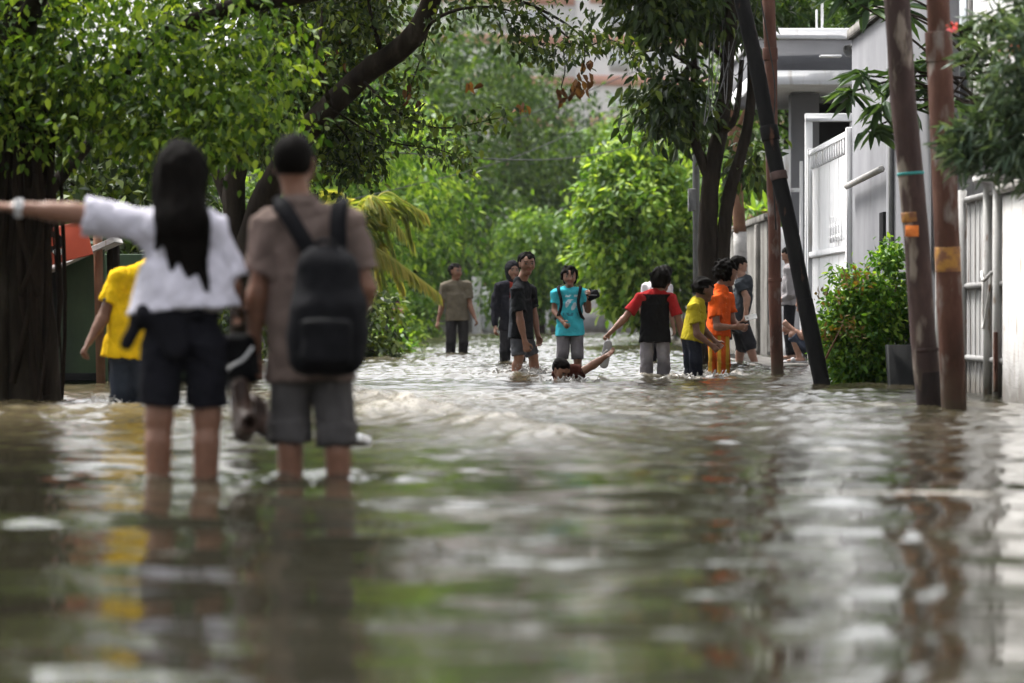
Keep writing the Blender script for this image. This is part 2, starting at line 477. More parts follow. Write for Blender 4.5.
def rotm(axis, deg):
    a = nrm(axis); t = R(deg); c, s = math.cos(t), math.sin(t)
    K = np.array([[0, -a[2], a[1]], [a[2], 0, -a[0]], [-a[1], a[0], 0]])
    return np.eye(3) + s * K + (1 - c) * K @ K


SKIN = [(0.20, 0.098, 0.062), (0.145, 0.066, 0.040), (0.26, 0.14, 0.095)]
LEGS = []                                     # where legs break the water, for ripples and foam


def wet(V, c):
    """cloth soaked dark up to an uneven line above the water"""
    t = np.clip((V[:, 2] - .13 - .07 * sines(V, 14, 3)) / .07, 0, 1)[:, None]
    return np.asarray(c) * (.5 + .5 * t)


def lerp(a, b, t): return np.asarray(a) * (1 - t) + np.asarray(b) * t


def person(label, d, px, top, yaw, group=None, depth=DEPTH, H=None, h=0.008, w=1.0, hs=1.0, lean=0, side=0, hyaw=0, hpitch=0,
           J=None, P=None, skin=0, shirt=None, sleeve=0.62, sleeve_col=None, shirt_hem=0.0, ploose=.8, pants=None, leg=0.75, loose=1.0,
           roll=0, hair='short', palm=None, curl=(0.5, 0.5), foam=0.6, hip_up=0.0, collar=None, noface=False):
    """a wading figure; J overrides joints in body units of height, P overrides them by measured picture position and depth offset"""
    ztop = CH - (top - HY) / F * d
    if H is None: H = ztop + depth
    base = np.array([(px - CX) / F * d, d, -depth])
    s = H / 1.70
    y = R(yaw)
    fw = np.array([math.sin(y), math.cos(y), 0]); rt = np.array([math.cos(y), -math.sin(y), 0]); up = np.array([0, 0, 1.0])
    j = dict(pelvis=(0, 0, .535), chest=(0, .005, .73), neck=(0, -.004, .83), head=(0, .012, .930),
             shL=(-.108, 0, .805), shR=(.108, 0, .805), elL=(-.14, -.015, .635), elR=(.14, -.015, .635),
             wrL=(-.145, .03, .485), wrR=(.145, .03, .485), hipL=(-.052, 0, .515), hipR=(.052, 0, .515),
             knL=(-.06, .012, .285), knR=(.06, .012, .285), anL=(-.06, -.012, .045), anR=(.06, -.012, .045))
    J = J or {}
    for k_, v in J.items(): j[k_] = v
    loc = {k_: np.array(v, float) * H for k_, v in j.items()}
    if lean or side:                           # bend the upper body about the hips
        Rm = rotm((1, 0, 0), -lean) @ rotm((0, 1, 0), side)
        pv = loc['pelvis']
        for k_ in ('chest', 'neck', 'head', 'shL', 'shR', 'elL', 'elR', 'wrL', 'wrR'):
            if k_ in J and k_[:2] in ('el', 'wr'): continue
            loc[k_] = pv + Rm @ (loc[k_] - pv)
    tow = np.stack([rt, fw, up], 0)
    jw = {k_: base + v @ tow for k_, v in loc.items()}
    for k_, (a, b, dd) in (P or {}).items(): jw[k_] = at(a, b, d + dd)
    g = jw
    root = empty('person', base, label, 'person', group)
    sk = np.array(SKIN[skin])
    # head frame
    hy = R(yaw + hyaw)
    hf = np.array([math.sin(hy), math.cos(hy), 0]); hr = np.array([math.cos(hy), -math.sin(hy), 0])
    if hpitch:
        Rm = rotm(hr, hpitch); hf = Rm @ hf
    hu = np.cross(hr, hf)
    q = s * hs
    hd = lambda x, yy, z: g['head'] + q * (hr * x + hf * yy + hu * z)
    tfw = fw                                    # torso squash direction
    spine = nrm(g['neck'] - g['pelvis'])
    tfw = nrm(fw - spine * (fw @ spine))
    allp = np.array(list(g.values()))
    lo, hi = allp.min(0) - .24 * max(s, .8), allp.max(0) + .24 * max(s, .8)
    lo[2] = max(lo[2], base[2] - .02)
    f = Field(lo, hi, h)
    ws = s * w
    # --- trunk
    hp_ = .80 if pants is not None else 1.0
    f.cap(g['hipL'], g['hipR'], .098 * ws * hp_, n=tfw, sq=.85, k=.03)
    f.cap(g['pelvis'], lerp(g['pelvis'], g['chest'], .75), .118 * ws * (.86 if pants is not None else 1), .128 * ws * (.92 if shirt is not None else 1), n=tfw, sq=.70, k=.03)
    f.cap(lerp(g['pelvis'], g['chest'], .7), lerp(g['chest'], g['neck'], .45), .135 * ws, .118 * ws, n=tfw, sq=.66, k=.05)
    f.cap(lerp(g['shL'], g['shR'], .1), lerp(g['shL'], g['shR'], .9), .058 * ws, k=.06)
    f.cap(lerp(g['neck'], g['chest'], .25), hd(0, -.018, -.05), .058 * s, .052 * s, k=.04)
    # --- limbs
    for S_ in 'LR':
        f.cap(g['sh' + S_], g['el' + S_], .050 * ws, .040 * ws, k=.035)
        f.cap(g['el' + S_], g['wr' + S_], .040 * ws, .027 * ws, k=.02)
        f.cap(lerp(g['el' + S_], g['wr' + S_], .12), lerp(g['el' + S_], g['wr' + S_], .45), .042 * ws, .035 * ws, k=.02)
        f.cap(g['hip' + S_], g['kn' + S_], .084 * ws * hp_, .056 * ws, k=.015)
        f.cap(g['kn' + S_], g['an' + S_], .053 * ws, .036 * ws, k=.02)
        cb = -nrm(fw) * .022 * s
        f.cap(lerp(g['kn' + S_], g['an' + S_], .2) + cb, lerp(g['kn' + S_], g['an' + S_], .5) + cb * .6, .046 * ws, .036 * ws, k=.03)
        an = g['an' + S_]
        ft = fw + rt * (.18 if S_ == 'R' else -.18)
        f.cap(an - fw * .035 * s + up * -.012 * s, an + ft * .15 * s + up * -.022 * s, .036 * s, .024 * s, n=up, sq=.8, k=.03)
        # hand: palm, four fingers, thumb
        e, wq = g['el' + S_], g['wr' + S_]
        hdv = nrm(wq - e)
        pn = None if palm is None else palm.get(S_)
        pn = np.array(pn, float) if pn is not None else (rt if S_ == 'L' else -rt) * .9 - fw * .2
        pn = nrm(pn - hdv * (pn @ hdv))
        sd = np.cross(hdv, pn)
        if S_ == 'L': sd = -sd
        # thumb side faces forward
        if sd @ fw < 0 and abs(sd @ fw) > .1: sd = -sd
        cu = curl[0] if S_ == 'L' else curl[1]
        f.cap(wq, wq + hdv * .075 * s, .030 * s, .040 * s, n=pn, sq=.45, k=.02)
        for i_, (ln, o_) in enumerate(zip((.066, .076, .072, .056), (.031, .0105, -.0105, -.031))):
            rr = max(.0085 * s, h * .95)
            p0 = wq + (hdv * .075 + sd * o_) * s
            d1 = nrm(hdv * math.cos(cu * .7) + pn * math.sin(cu * .7) + sd * o_ * 2)
            d2 = nrm(hdv * math.cos(cu * 2.2) + pn * math.sin(cu * 2.2) + sd * o_ * 2)
            p1 = p0 + d1 * ln * .5 * s
            f.cap(p0, p1, rr, k=.004); f.cap(p1, p1 + d2 * ln * .55 * s, rr, rr * .85, k=.004)
        t0 = wq + (hdv * .022 + sd * .026) * s
        t1 = t0 + nrm(hdv * .7 + sd * .75 + pn * .3) * .045 * s
        f.cap(t0, t1, .012 * s, .010 * s, k=.012); f.cap(t1, t1 + nrm(hdv + sd * .15 + pn * .3) * .035 * s, .010 * s, .008 * s, k=.004)
    # --- head with its features
    f.cap(hd(0, -.028, .022), hd(0, .012, .025), .088 * q, .086 * q, n=hr, sq=.88, k=.03)
    f.cap(hd(0, .030, -.015), hd(0, .045, -.082), .066 * q, .040 * q, n=hr, sq=.95, k=.035)
    f.cap(hd(-.034, .052, -.03), hd(.034, .052, -.03), .036 * q, k=.02)
    f.cap(hd(0, .085, .008), hd(0, .104, -.030), .009 * q, .0135 * q, k=.012)
    f.cap(hd(-.016, .094, -.034), hd(.016, .094, -.034), .009 * q, k=.008)
    f.cap(hd(-.036, .078, .024), hd(.036, .078, .024), .012 * q, k=.02)
    f.cap(hd(-.019, .083, -.061), hd(.019, .083, -.061), .0095 * q, k=.008)
    f.cap(hd(0, .076, -.092), hd(0, .070, -.1), .019 * q, k=.02)
    for sx in (-1, 1):
        f.cap(hd(sx * .079, -.006, .012), hd(sx * .078, -.004, -.028), .020 * q, .014 * q, n=nrm(hr * .9 + hf * .3), sq=.4, k=.006)
        f.cap(hd(sx * .034, .101, .004), hd(sx * .036, .100, .004), .0145 * q, carve=True)
        f.cap(hd(sx * .034, .080, .004), hd(sx * .035, .080, .004), .0125 * q, k=.004)
    V, Q = f.mesh()
    c = np.tile(sk, (len(V), 1))
    rel = (V - g['head']) / q
    X, Y, Z = rel @ hr, rel @ hf, rel @ hu
    if not noface:
        m = (np.abs(Z + .061) < .011) & (np.abs(X) < .027) & (Y > .07); c[m] = sk * np.array([.85, .55, .6])
        m = (np.abs(Z - .026) < .006) & (np.abs(np.abs(X) - .033) < .02) & (Y > .06); c[m] = (.012, .009, .008)
        ex = np.sqrt((np.abs(X) - .0345) ** 2 + (Z - .004) ** 2)
        m = (ex < .0125) & (Y > .06); c[m] = (.22, .19, .17)
        m = (ex < .009) & (Y > .06); c[m] = (.01, .008, .007)
    mesh_obj('body', V, [Q], M['skin'], root, True, col=c)
    # --- hair
    hl, hh_ = g['head'] - .17 * q, g['head'] + .17 * q
    if hair == 'long': hl = hl - np.array([.05, .08, .42 * s])
    if hair == 'hood': hl = hl - np.array([.05, .05, .1 * s])
    fh = Field(hl, hh_, min(h, .007))
    vol = {'short': .014, 'crop': .007, 'spiky': .019, 'long': .021, 'bushy': .026, 'hood': .022}[hair]
    fh.cap(hd(0, -.032, .026), hd(0, .008 - vol * .75, .033), (.088 + vol) * q, (.084 + vol) * q, n=hr, sq=.88, k=.02)
    if hair in ('bushy', 'hood'):
        fh.cap(hd(0, -.05, -.03), hd(0, -.03, .03), .085 * q, .1 * q, n=hr, sq=.95, k=.03)
    if hair == 'hood':
        fh.cap(hd(0, -.03, -.12), hd(0, -.02, .03), .085 * q, .1 * q, n=hr, sq=.9, k=.03)
    G = fh.grid()
    rel = (G - g['head'].astype(np.float32)) / q
    X, Y, Z = rel @ hr.astype(np.float32), rel @ hf.astype(np.float32), rel @ hu.astype(np.float32)
    fr = {'short': .048, 'crop': .05, 'spiky': .046, 'long': .05, 'bushy': .04, 'hood': .055}[hair]
    if hair != 'hood':
        carve = np.maximum(.030 - Y, Z - (fr + .15 * np.abs(X)))                 # the face
        fh.D = np.maximum(fh.D, -carve * q)
        carve = np.maximum(np.maximum(-.018 - Y, np.abs(Z + .03) - .05), .062 - np.abs(X)) if hair in ('short', 'crop', 'spiky') else Z * 0 + 1
        fh.D = np.maximum(fh.D, -carve * q)                                        # the ears
    else:
        carve = np.maximum(.045 - Y, np.sqrt((X / .062) ** 2 + ((Z + .02) / .085) ** 2) * .06 - .06)
        fh.D = np.maximum(fh.D, -carve * q)
    fh.D = np.maximum(fh.D, -np.maximum(.092 - Y, Z - .058) * q) if hair != 'hood' else fh.D
    cut = {'short': -.052, 'crop': -.045, 'spiky': -.05, 'bushy': -.085, 'long': -9, 'hood': -.16}[hair]
    fh.D = np.maximum(fh.D, (cut - Z) * q)
    amp = {'short': .005, 'crop': .0015, 'spiky': .013, 'long': .004, 'bushy': .016, 'hood': .004}[hair] * q
    fh.D = fh.D + amp * sines(G, 95, int(px)).astype(np.float32)
    if hair == 'long':
        nb = g['neck'] - fw * .075 * s
        back = lambda t, dx: nb - fw * (.045 * s) + rt * dx * s - up * t * s
        for (dx, r0, ln, sh_) in ((0, .10, .12, .0), (-.062, .045, .14, -.04), (.06, .045, .17, .03), (.012, .08, .35, .03), (-.035, .055, .25, .0), (.05, .05, .31, .05), (.0, .03, .39, .055)):
            fh.cap(hd(dx * .8, -.055, .02), back(.02, dx), r0 * s * 1.1, r0 * s, n=tfw, sq=.62, k=.03)
            fh.cap(back(.02, dx), back(ln, dx + sh_), r0 * s, .012 * s, n=tfw, sq=.5, k=.02)
        fh.D = fh.D + (.006 * sines(G, 120, 5, stretch=(1, 1, .14)) + .012 * sines(G, 30, 6, stretch=(1, 1, .8))).astype(np.float32)
    V, Q = fh.mesh()
    if len(Q):
        if hair == 'hood':
            mesh_obj('headscarf', V, [Q], M['fabric'], root, True, col=np.tile((.012, .012, .015), (len(V), 1)))
        else:
            mesh_obj('hair', V, [Q], M['hair'], root, True)
    # --- shirt
    def cloth(fld, amp=.010, fr=(20, 38), seed=1):
        G = fld.grid()
        Gw = G + (.035 * np.stack([sines(G, 13, seed + 1), sines(G, 13, seed + 2), sines(G, 11, seed + 3)], -1)).astype(np.float32)
        n1 = np.abs(sines(Gw, 30 / s, seed + 4, n=4, stretch=(1, 1, .5))); n2 = np.abs(sines(Gw, 52 / s, seed + 5, n=4, stretch=(1, 1, .7)))
        fld.D = fld.D + s * (amp * .45 * sines(G, fr[0] / s, seed, stretch=(1, 1, .55)) + amp * 1.15 * (.45 - np.sqrt(n1)) + amp * .75 * (.45 - np.sqrt(n2)) * (n1 > .1)).astype(np.float32)
        return fld.mesh()
    if shirt is not None:
        fs = Field(lo, hi, h)
        hem = g['pelvis'] - spine * (.045 + shirt_hem) * s
        mid = lerp(g['pelvis'], g['chest'], .95)
        r1 = (.138 + .008 * loose) * ws
        fs.cap(mid, hem, r1, (.166 + .020 * loose) * ws, n=tfw, sq=.70, flat=True, k=.04)
        fs.cap(lerp(g['pelvis'], g['chest'], .6), lerp(g['chest'], g['neck'], .42), .158 * ws, .134 * ws, n=tfw, sq=.68, k=.05)
        fs.cap(lerp(g['shL'], g['shR'], .06), lerp(g['shL'], g['shR'], .94), .068 * ws, n=tfw, sq=.95, k=.06)
        fs.cap(lerp(g['shL'], g['shR'], .28) + spine * .012, g['neck'] - spine * .018 * s, .056 * ws, .056 * s, k=.03)
        fs.cap(lerp(g['shL'], g['shR'], .72) + spine * .012, g['neck'] - spine * .018 * s, .056 * ws, .056 * s, k=.03)
        fsl = fs if sleeve_col is None else Field(lo, hi, h)
        for S_ in 'LR':
            e1 = lerp(g['sh' + S_], g['el' + S_], min(sleeve, 1))
            ax = nrm(g['el' + S_] - g['sh' + S_])
            fsl.cap(g['sh' + S_] - ax * .01 * s, e1, .058 * ws, (.056 + .012 * min(loose, 1.7)) * ws, flat=True, k=.05)
            if sleeve > 1:
                fsl.cap(g['el' + S_], lerp(g['el' + S_], g['wr' + S_], sleeve - 1), .055 * ws, .04 * ws, k=.03)
        if sleeve_col is not None:
            fsl.cap(lerp(g['shL'], g['shR'], .03), lerp(g['shL'], g['shR'], .15), .068 * ws, .07 * ws, k=.03)
            fsl.cap(lerp(g['shL'], g['shR'], .97), lerp(g['shL'], g['shR'], .85), .068 * ws, .07 * ws, k=.03)
            Vs, Qs = cloth(fsl, .005, seed=int(px) + 3)
            if callable(sleeve_col): cs = sleeve_col(Vs)
            else: cs = np.tile(sleeve_col, (len(Vs), 1))
            for sg, S_ in ((0, 'L'), (1, 'R')):
                mid_x = lerp(g['shL'], g['shR'], .5)
                sidev = (Vs - mid_x) @ (g['shR'] - g['shL'])
                keep = (sidev < 0) if S_ == 'L' else (sidev >= 0)
                qk = Qs[keep[Qs].all(1)]
                if not len(qk): continue
                used = np.unique(qk); mp = np.full(len(Vs), -1); mp[used] = np.arange(len(used))
                mesh_obj('sleeve', Vs[used], [mp[qk]], M['fabric'], root, True, col=cs[used])
        Vs, Qs = cloth(fs, seed=int(px))
        loc3 = np.stack([(Vs - g['chest']) @ rt, (Vs - g['chest']) @ fw, (Vs - g['chest']) @ up], 1) / s
        cs = shirt(loc3) if callable(shirt) else np.tile(shirt, (len(Vs), 1))
        mesh_obj('shirt', Vs, [Qs], M['fabric'], root, True, col=wet(Vs, cs))
    # --- shorts or trousers
    if pants is not None:
        fp = Field(lo, hi, h)
        ptop = g['pelvis'] + spine * (.05 + hip_up) * s
        fp.cap(ptop, lerp(g['hipL'], g['hipR'], .5), .128 * ws, .140 * ws, n=tfw, sq=.76, flat=True, k=.03)
        fp.cap(g['hipL'], g['hipR'], .084 * ws, n=tfw, sq=1.05, k=.03)
        for S_ in 'LR':
            kn, an, hp = g['kn' + S_], g['an' + S_], g['hip' + S_]
            if leg <= 1:
                fp.cap(hp, lerp(hp, kn, leg), .086 * ws, (.062 + .024 * ploose) * ws, flat=True, k=.012)
            else:
                fp.cap(hp, kn, .088 * ws, (.062 + .016 * ploose) * ws, k=.012)
                e2 = lerp(kn, an, leg - 1)
                fp.cap(kn, e2, (.062 + .016 * ploose) * ws, (.058 + .012 * ploose) * ws, flat=True, k=.02)
                if roll: fp.cap(lerp(kn, an, leg - 1 - .16), e2, (.068 + .016 * ploose) * ws, (.070 + .016 * ploose) * ws, flat=True, k=.008)
        Vs, Qs = cloth(fp, .008, seed=int(px) + 1)
        cs = pants(Vs) if callable(pants) else np.tile(pants, (len(Vs), 1))
        mesh_obj('trousers' if leg > 1 else 'shorts', Vs, [Qs], M['fabric'], root, True, col=wet(Vs, cs))
    for S_ in 'LR':
        kn, an = g['kn' + S_], g['an' + S_]
        if an[2] < -.02 < kn[2]:
            t = kn[2] / (kn[2] - an[2]); p = lerp(kn, an, t)
            LEGS.append((p[0], p[1], foam))
    return root, g, dict(fw=fw, rt=rt, up=up, s=s, hd=hd, tfw=tfw, spine=spine)


# ================================================================== PEOPLE
def box_axes(fw):
    fw = nrm(fw); rt = np.array([fw[1], -fw[0], 0]); return np.stack([rt, fw, [0, 0, 1.0]])


def strapline(name, pts, width, thick, mat, parent, up=None):
    """flat band along pts, facing away from 'up' vectors"""
    mb = MB()
    mb.tube(curve(pts, 24), width / 2, 8)
    return mb.build(name, mat, parent, True)


WHITE_SHIRT = (.56, .54, .62)
KIDS = 'children wading in the flooded street'

# 1. the woman in front, arm stretched out to the left
def school_shirt(p):
    c = np.tile((.60, .58, .66), (len(p), 1)); return c
wroot, wj, wf = person('long-haired woman in white school shirt and black shorts, one arm stretched out',
    15.0, 185, 145, 4, h=.008, w=1.04, hs=1.02, skin=0, hyaw=3,
    P=dict(shL=(150, 226, 0), shR=(211, 228, 0), elL=(78, 214, -.02), wrL=(16, 208, -.04), elR=(229, 284, .02), wrR=(238, 304, .17),
           neck=(186, 214, 0), head=(183, 176, .02), pelvis=(184, 335, 0), hipL=(163, 345, 0), hipR=(205, 345, 0), chest=(181, 262, 0),
           knL=(159, 418, 0), knR=(207, 418, .02), anL=(157, 540, 0), anR=(205, 540, .02)),
    shirt=school_shirt, sleeve=.9, shirt_hem=-.15, loose=2.6, pants=(.012, .012, .016), leg=.84, hip_up=.10, ploose=.75, hair='long', foam=.5, noface=True,
    palm=dict(L=(0, .2, -1)), curl=(.25, .5))
mb = MB()
wq = wj['wrL']; ax = nrm(wj['elL'] - wq)
for k in range(20):
    a0 = k / 20 * 2 * np.pi
    u = np.array([0, 1, 0]); v = np.cross(ax, u)
    c = wq + ax * .012 + (u * math.cos(a0) * .030 + v * math.sin(a0) * .034)
    A = np.stack([ax, nrm(u * math.cos(a0) + v * math.sin(a0)), np.cross(ax, nrm(u * math.cos(a0) + v * math.sin(a0)))])
    mb.box(c - [.013, .003, .0062], c + [.013, .003, .0062], .002, rot=A.T, piv=c)
A = np.stack([ax, [0, -.92, .39], np.cross(ax, [0, -.92, .39])])
c = wq + ax * .012 + np.array([0, -.92, .39]) * .034
mb.box(c - [.019, .006, .017], c + [.019, .006, .017], .005, rot=A.T, piv=c)
mb.build('wristwatch', M['white_paint'], wroot)
# a dark jacket knotted round her waist
f = Field(np.array([-2.4, 14.5, .2]), np.array([-1.2, 15.5, 1.0]), .009)
pv = wj['pelvis'] + np.array([0, 0, .055])
f.cap(pv + [-.135, 0, .03], pv + [.135, 0, .03], .058, n=(0, 1, 0), sq=2.1, k=.03)
f.cap(pv + [-.165, -.03, .02], pv + [-.215, -.06, -.09], .04, .026, n=(0, 1, 0), sq=.5, k=.03)
f.cap(pv + [-.06, -.10, .0], pv + [-.02, -.12, -.10], .07, .05, n=(0, 1, 0), sq=.4, k=.03)
G = f.grid(); f.D = f.D + .007 * sines(G, 50, 4).astype(np.float32)
V, Q = f.mesh()
mesh_obj('waist_jacket', V, [Q], M['fabric'], wroot, True, col=np.tile((.010, .010, .013), (len(V), 1)))

# her dark bag, hanging from the right hand
bag = empty('handbag', wj['wrR'] + np.array([0, 0, -.36]), 'black cloth bag with white trim line, hanging from the long-haired woman\'s hand', 'bag')
bc = wj['wrR'] + np.array([.0, .05, -.22])
f = Field(bc - .25, bc + .25, .008)
f.rbox(bc, box_axes((.3, 1, 0)), np.array([.075, .05, .10]), .03)
G = f.grid(); f.D = f.D + .006 * sines(G, 45, 8).astype(np.float32)
V, Q = f.mesh(); mesh_obj('bag_body', V, [Q], M['bag'], bag, True)
MB().tube(curve([bc + [-.05, 0, .09], bc + [-.02, -.02, .19], wj['wrR'] + [.0, .0, -.05], bc + [.03, -.02, .19], bc + [.05, 0, .09]], 16), .007, 6).build('handle', M['bag'], bag, True)
MB().tube(curve([bc + [-.075, -.06, -.085], bc + [-.03, -.066, -.03], bc + [.02, -.066, .0], bc + [.06, -.06, .05]], 14), .007, 6).build('trim', M['white_paint'], bag, True)

# 2. the man with the backpack
def polo(p):
    c = np.tile((.150, .112, .098), (len(p), 1)); return c
mroot, mj, mf = person('man in brown polo shirt and rolled grey trousers, wearing a black backpack',
    15.2, 308, 133, 2, h=.008, w=.99, hs=1.0, skin=0, hyaw=8,
    P=dict(shL=(268, 226, 0), shR=(349, 224, 0), elL=(258, 292, .0), wrL=(254, 352, .03), elR=(366, 288, .0), wrR=(352, 336, .16),
           neck=(300, 204, 0), head=(294, 164, .02), pelvis=(310, 362, 0), hipL=(291, 372, 0), hipR=(329, 372, 0), chest=(309, 272, 0),
           knL=(290, 424, .0), knR=(337, 428, -.02), anL=(291, 545, 0), anR=(341, 545, -.02)),
    shirt=polo, sleeve=.72, shirt_hem=.03, loose=.8, pants=(.085, .08, .08), leg=1.14, roll=1, ploose=.9, hair='crop', foam=.5, noface=True, curl=(.9, .6))
f = Field(mj['neck'] - .16, mj['neck'] + .14, .008)
f.cap(mj['neck'] + [-.004, .0, -.012], mj['neck'] + [-.006, .005, .03], .083, .074, flat=True)
V, Q = f.mesh(); mesh_obj('collar', V, [Q], M['fabric'], mroot, True, col=np.tile((.150, .112, .098), (len(V), 1)))

bp = empty('backpack', mj['pelvis'] + np.array([.05, -.2, 0]), 'black backpack worn on the back of the man in the brown polo', 'backpack')
bt = at(326, 252, 14.93); bb = at(328, 334, 14.93)
f = Field(np.minimum(bt, bb) - .34, np.maximum(bt, bb) + .3, .009)
f.cap(bt + [0, .0, -.09], bb + [0, -.01, -.0], .118, .150, n=(0, 1, 0), sq=.65, k=.03)
f.rbox(bb + [0, -.02, -.0], box_axes((0, 1, 0)), np.array([.146, .10, .16]), .07, k=.05)
f.rbox(bt + [0, -.0, -.14], box_axes((0, 1, 0)), np.array([.10, .075, .13]), .06, k=.05)
G = f.grid(); f.D = f.D + (.010 * sines(G, 22, 3) + .006 * (.4 - np.sqrt(np.abs(sines(G, 34, 13, n=4))))).astype(np.float32)
V, Q = f.mesh(); mesh_obj('pack_body', V, [Q], M['bag'], bp, True)
f = Field(bb - .3, bb + .25, .009)
f.rbox(bb + [0, -.125, -.03], box_axes((0, 1, 0)), np.array([.10, .035, .09]), .03)
G = f.grid(); f.D = f.D + .005 * sines(G, 40, 6).astype(np.float32)
V, Q = f.mesh(); pk = mesh_obj('front_pocket', V, [Q], M['bag'], bp, True)
MB().tube(curve([bb + [-.10, -.150, .045], bb + [0, -.168, .058], bb + [.10, -.150, .045]], 12), .003, 6).build('zip', M['wire'], pk, True)
for sx, (a, b_, c_, e_) in ((-1, ((276, 214, -.02), (281, 205, -.10), (296, 228, -.145), (312, 256, -.16))), (1, ((340, 212, -.02), (340, 204, -.10), (338, 224, -.145), (339, 250, -.16)))):
    pts = [at(a[0], a[1], 15.2 + a[2] + .1), at(a[0], a[1] - 6, 15.2 + a[2]), at(b_[0], b_[1], 15.2 + b_[2]), at(c_[0], c_[1], 15.2 + c_[2]), at(e_[0], e_[1], 15.2 + e_[2])]
    cc = curve(pts, 26); mb = MB()
    T = nrm(np.gradient(cc, axis=0)); W = nrm(np.cross(T, np.tile([0, -1.0, .25], (26, 1))))
    N_ = np.cross(W, T)
    V = np.concatenate([cc + W * .033 + N_ * .009, cc - W * .033 + N_ * .009, cc - W * .033 - N_ * .009, cc + W * .033 - N_ * .009])
    i = np.arange(25); n = 26
    fs_ = np.concatenate([np.stack([i + a_ * n, i + 1 + a_ * n, i + 1 + ((a_ + 1) % 4) * n, i + ((a_ + 1) % 4) * n], 1) for a_ in range(4)])
    mesh_obj('strap', V, [fs_], M['bag'], bp, True)
MB().tube(curve([bt + [-.035, -.0, .0], bt + [-.03, -.02, .04], bt + [.03, -.02, .04], bt + [.035, 0, .0]], 12), .009, 6).build('carry_loop', M['bag'], bp, True)

# the shoes he carries
def shoe(label, c, ax3):
    r = empty('shoe', c, label, 'shoe', 'shoes carried by the man')
    A = np.array(ax3)                                       # rows: width, length (to toe), up (sole normal out of foot opening)
    f = Field(c - .22, c + .22, .007)
    f.cap(c - A[1] * .085, c + A[1] * .085, .040, .038, n=A[2], sq=.95, k=.02)
    f.cap(c - A[1] * .08, c - A[1] * .075 + A[2] * .055, .040, .036, k=.02)
    f.cap(c - A[1] * .01, c - A[1] * .05 + A[2] * .055, .040, .036, k=.02)
    f.cap(c - A[1] * .06 + A[2] * .03, c - A[1] * .06 + A[2] * .14, .026, carve=True)
    V, Q = f.mesh(); mesh_obj('upper', V, [Q], M['leather'], r, True)
    f = Field(c - .22, c + .22, .007)
    f.cap(c - A[1] * .095 - A[2] * .034, c + A[1] * .095 - A[2] * .034, .043, .042, n=A[2], sq=.33, k=.01)
    V, Q = f.mesh(); mesh_obj('sole', V, [Q], M['sole'], r, True)
shoe('brown leather shoe hanging upright from the hand of the man with the backpack', at(243, 408, 15.15), nrm([[.9, .3, 0], [-.12, .1, 1], [.3, -.9, .05]]))
shoe('brown leather shoe held tilted, close to the rolled trouser leg of the man', at(263, 423, 15.3), nrm([[.5, .85, 0], [.75, -.45, -.45], [.4, -.2, .9]]))

# 3. yellow jersey
def jersey(p):
    c = np.tile((.74, .46, .012), (len(p), 1)); return c
def jersey_sleeve(V): return np.tile((.74, .46, .012), (len(V), 1))
yroot, yj, yf = person('person in bright yellow jersey with grey cuffs and dark jeans',
    24.7, 130, 222, -28, h=.008, w=1.0, skin=1, hyaw=25,
    P=dict(shL=(119, 277, -.05), shR=(163, 276, .05), elL=(103, 318, -.08), wrL=(89, 342, -.16), neck=(154, 262, .05), head=(168, 242, .09), pelvis=(129, 352, 0), chest=(133, 306, 0),
           hipL=(123, 362, 0), hipR=(136, 362, 0), knL=(120, 398, -.02), knR=(136, 398, .05), anL=(122, 452, -.1), anR=(138, 452, .1)),
    shirt=jersey, sleeve=.62, shirt_hem=.0, loose=1.3, pants=(.030, .036, .050), leg=1.9, foam=1.0, curl=(.7, .6))
f = Field(yj['elL'] - .2, yj['shL'] + .2, .008)
e1 = lerp(yj['shL'], yj['elL'], .56); e2 = lerp(yj['shL'], yj['elL'], .64)
f.cap(e1, e2, .068, .069, flat=True)
V, Q = f.mesh(); mesh_obj('cuff', V, [Q], M['fabric'], yroot, True, col=np.tile((.10, .095, .10), (len(V), 1)))

# 4. far man
person('young man in plain olive-brown T-shirt and dark trousers, far down the street', 61, 457, 264, 168, h=.009, skin=0, hyaw=-30,
    P=dict(elR=(442, 306, 0), wrR=(438, 321, -.05), elL=(470, 306, 0), wrL=(475, 318, -.08)), side=2, curl=(.6, .6),
    shirt=(.135, .115, .085), sleeve=.65, shirt_hem=.04, loose=1.3, pants=(.035, .033, .035), leg=1.95, foam=.35, hair='spiky')
# 5. woman in dark headscarf
person('woman in black headscarf and dark jacket, behind the teenager in black T-shirt', 50, 512.5, 262, 172, h=.009, skin=2, hyaw=-8,
    shirt=lambda p: np.where((np.abs(p[:, :1]) < .05) & (p[:, 1:2] > 0), (.22, .03, .02), (.018, .018, .024)), sleeve=1.9, shirt_hem=.1, pants=(.03, .03, .035), leg=1.9, hair='hood', foam=.3)
# 6. teenager in black
def black_tee(p):
    c = np.tile((.011, .012, .014), (len(p), 1))
    c[(p[:, 1] < -.02) & (p[:, 2] < .12)] = (.04, .044, .052)
    return c
person('teenager in black T-shirt and grey knee shorts, mid stride, facing the camera', 39, 523, 250, 118, KIDS, h=.007, w=.95, skin=0, hyaw=48,
    P=dict(head=(527, 264, -.02), neck=(520, 280, 0), shR=(517, 291, -.12), elR=(520, 320, -.16), wrR=(525, 342, -.2), shL=(530, 290, .14), elL=(534, 315, .16), wrL=(538, 336, .1),
           chest=(521, 300, 0), pelvis=(521, 331, 0), hipR=(518, 337, -.07), hipL=(525, 337, .07), knR=(519, 357, -.1), anR=(513, 398, -.04), knL=(533, 356, .1), anL=(541, 396, .12)),
    shirt=black_tee, sleeve=.68, shirt_hem=.03, loose=1.2, pants=(.075, .078, .09), leg=.92, foam=1.6, hair='spiky', curl=(.6, .9))
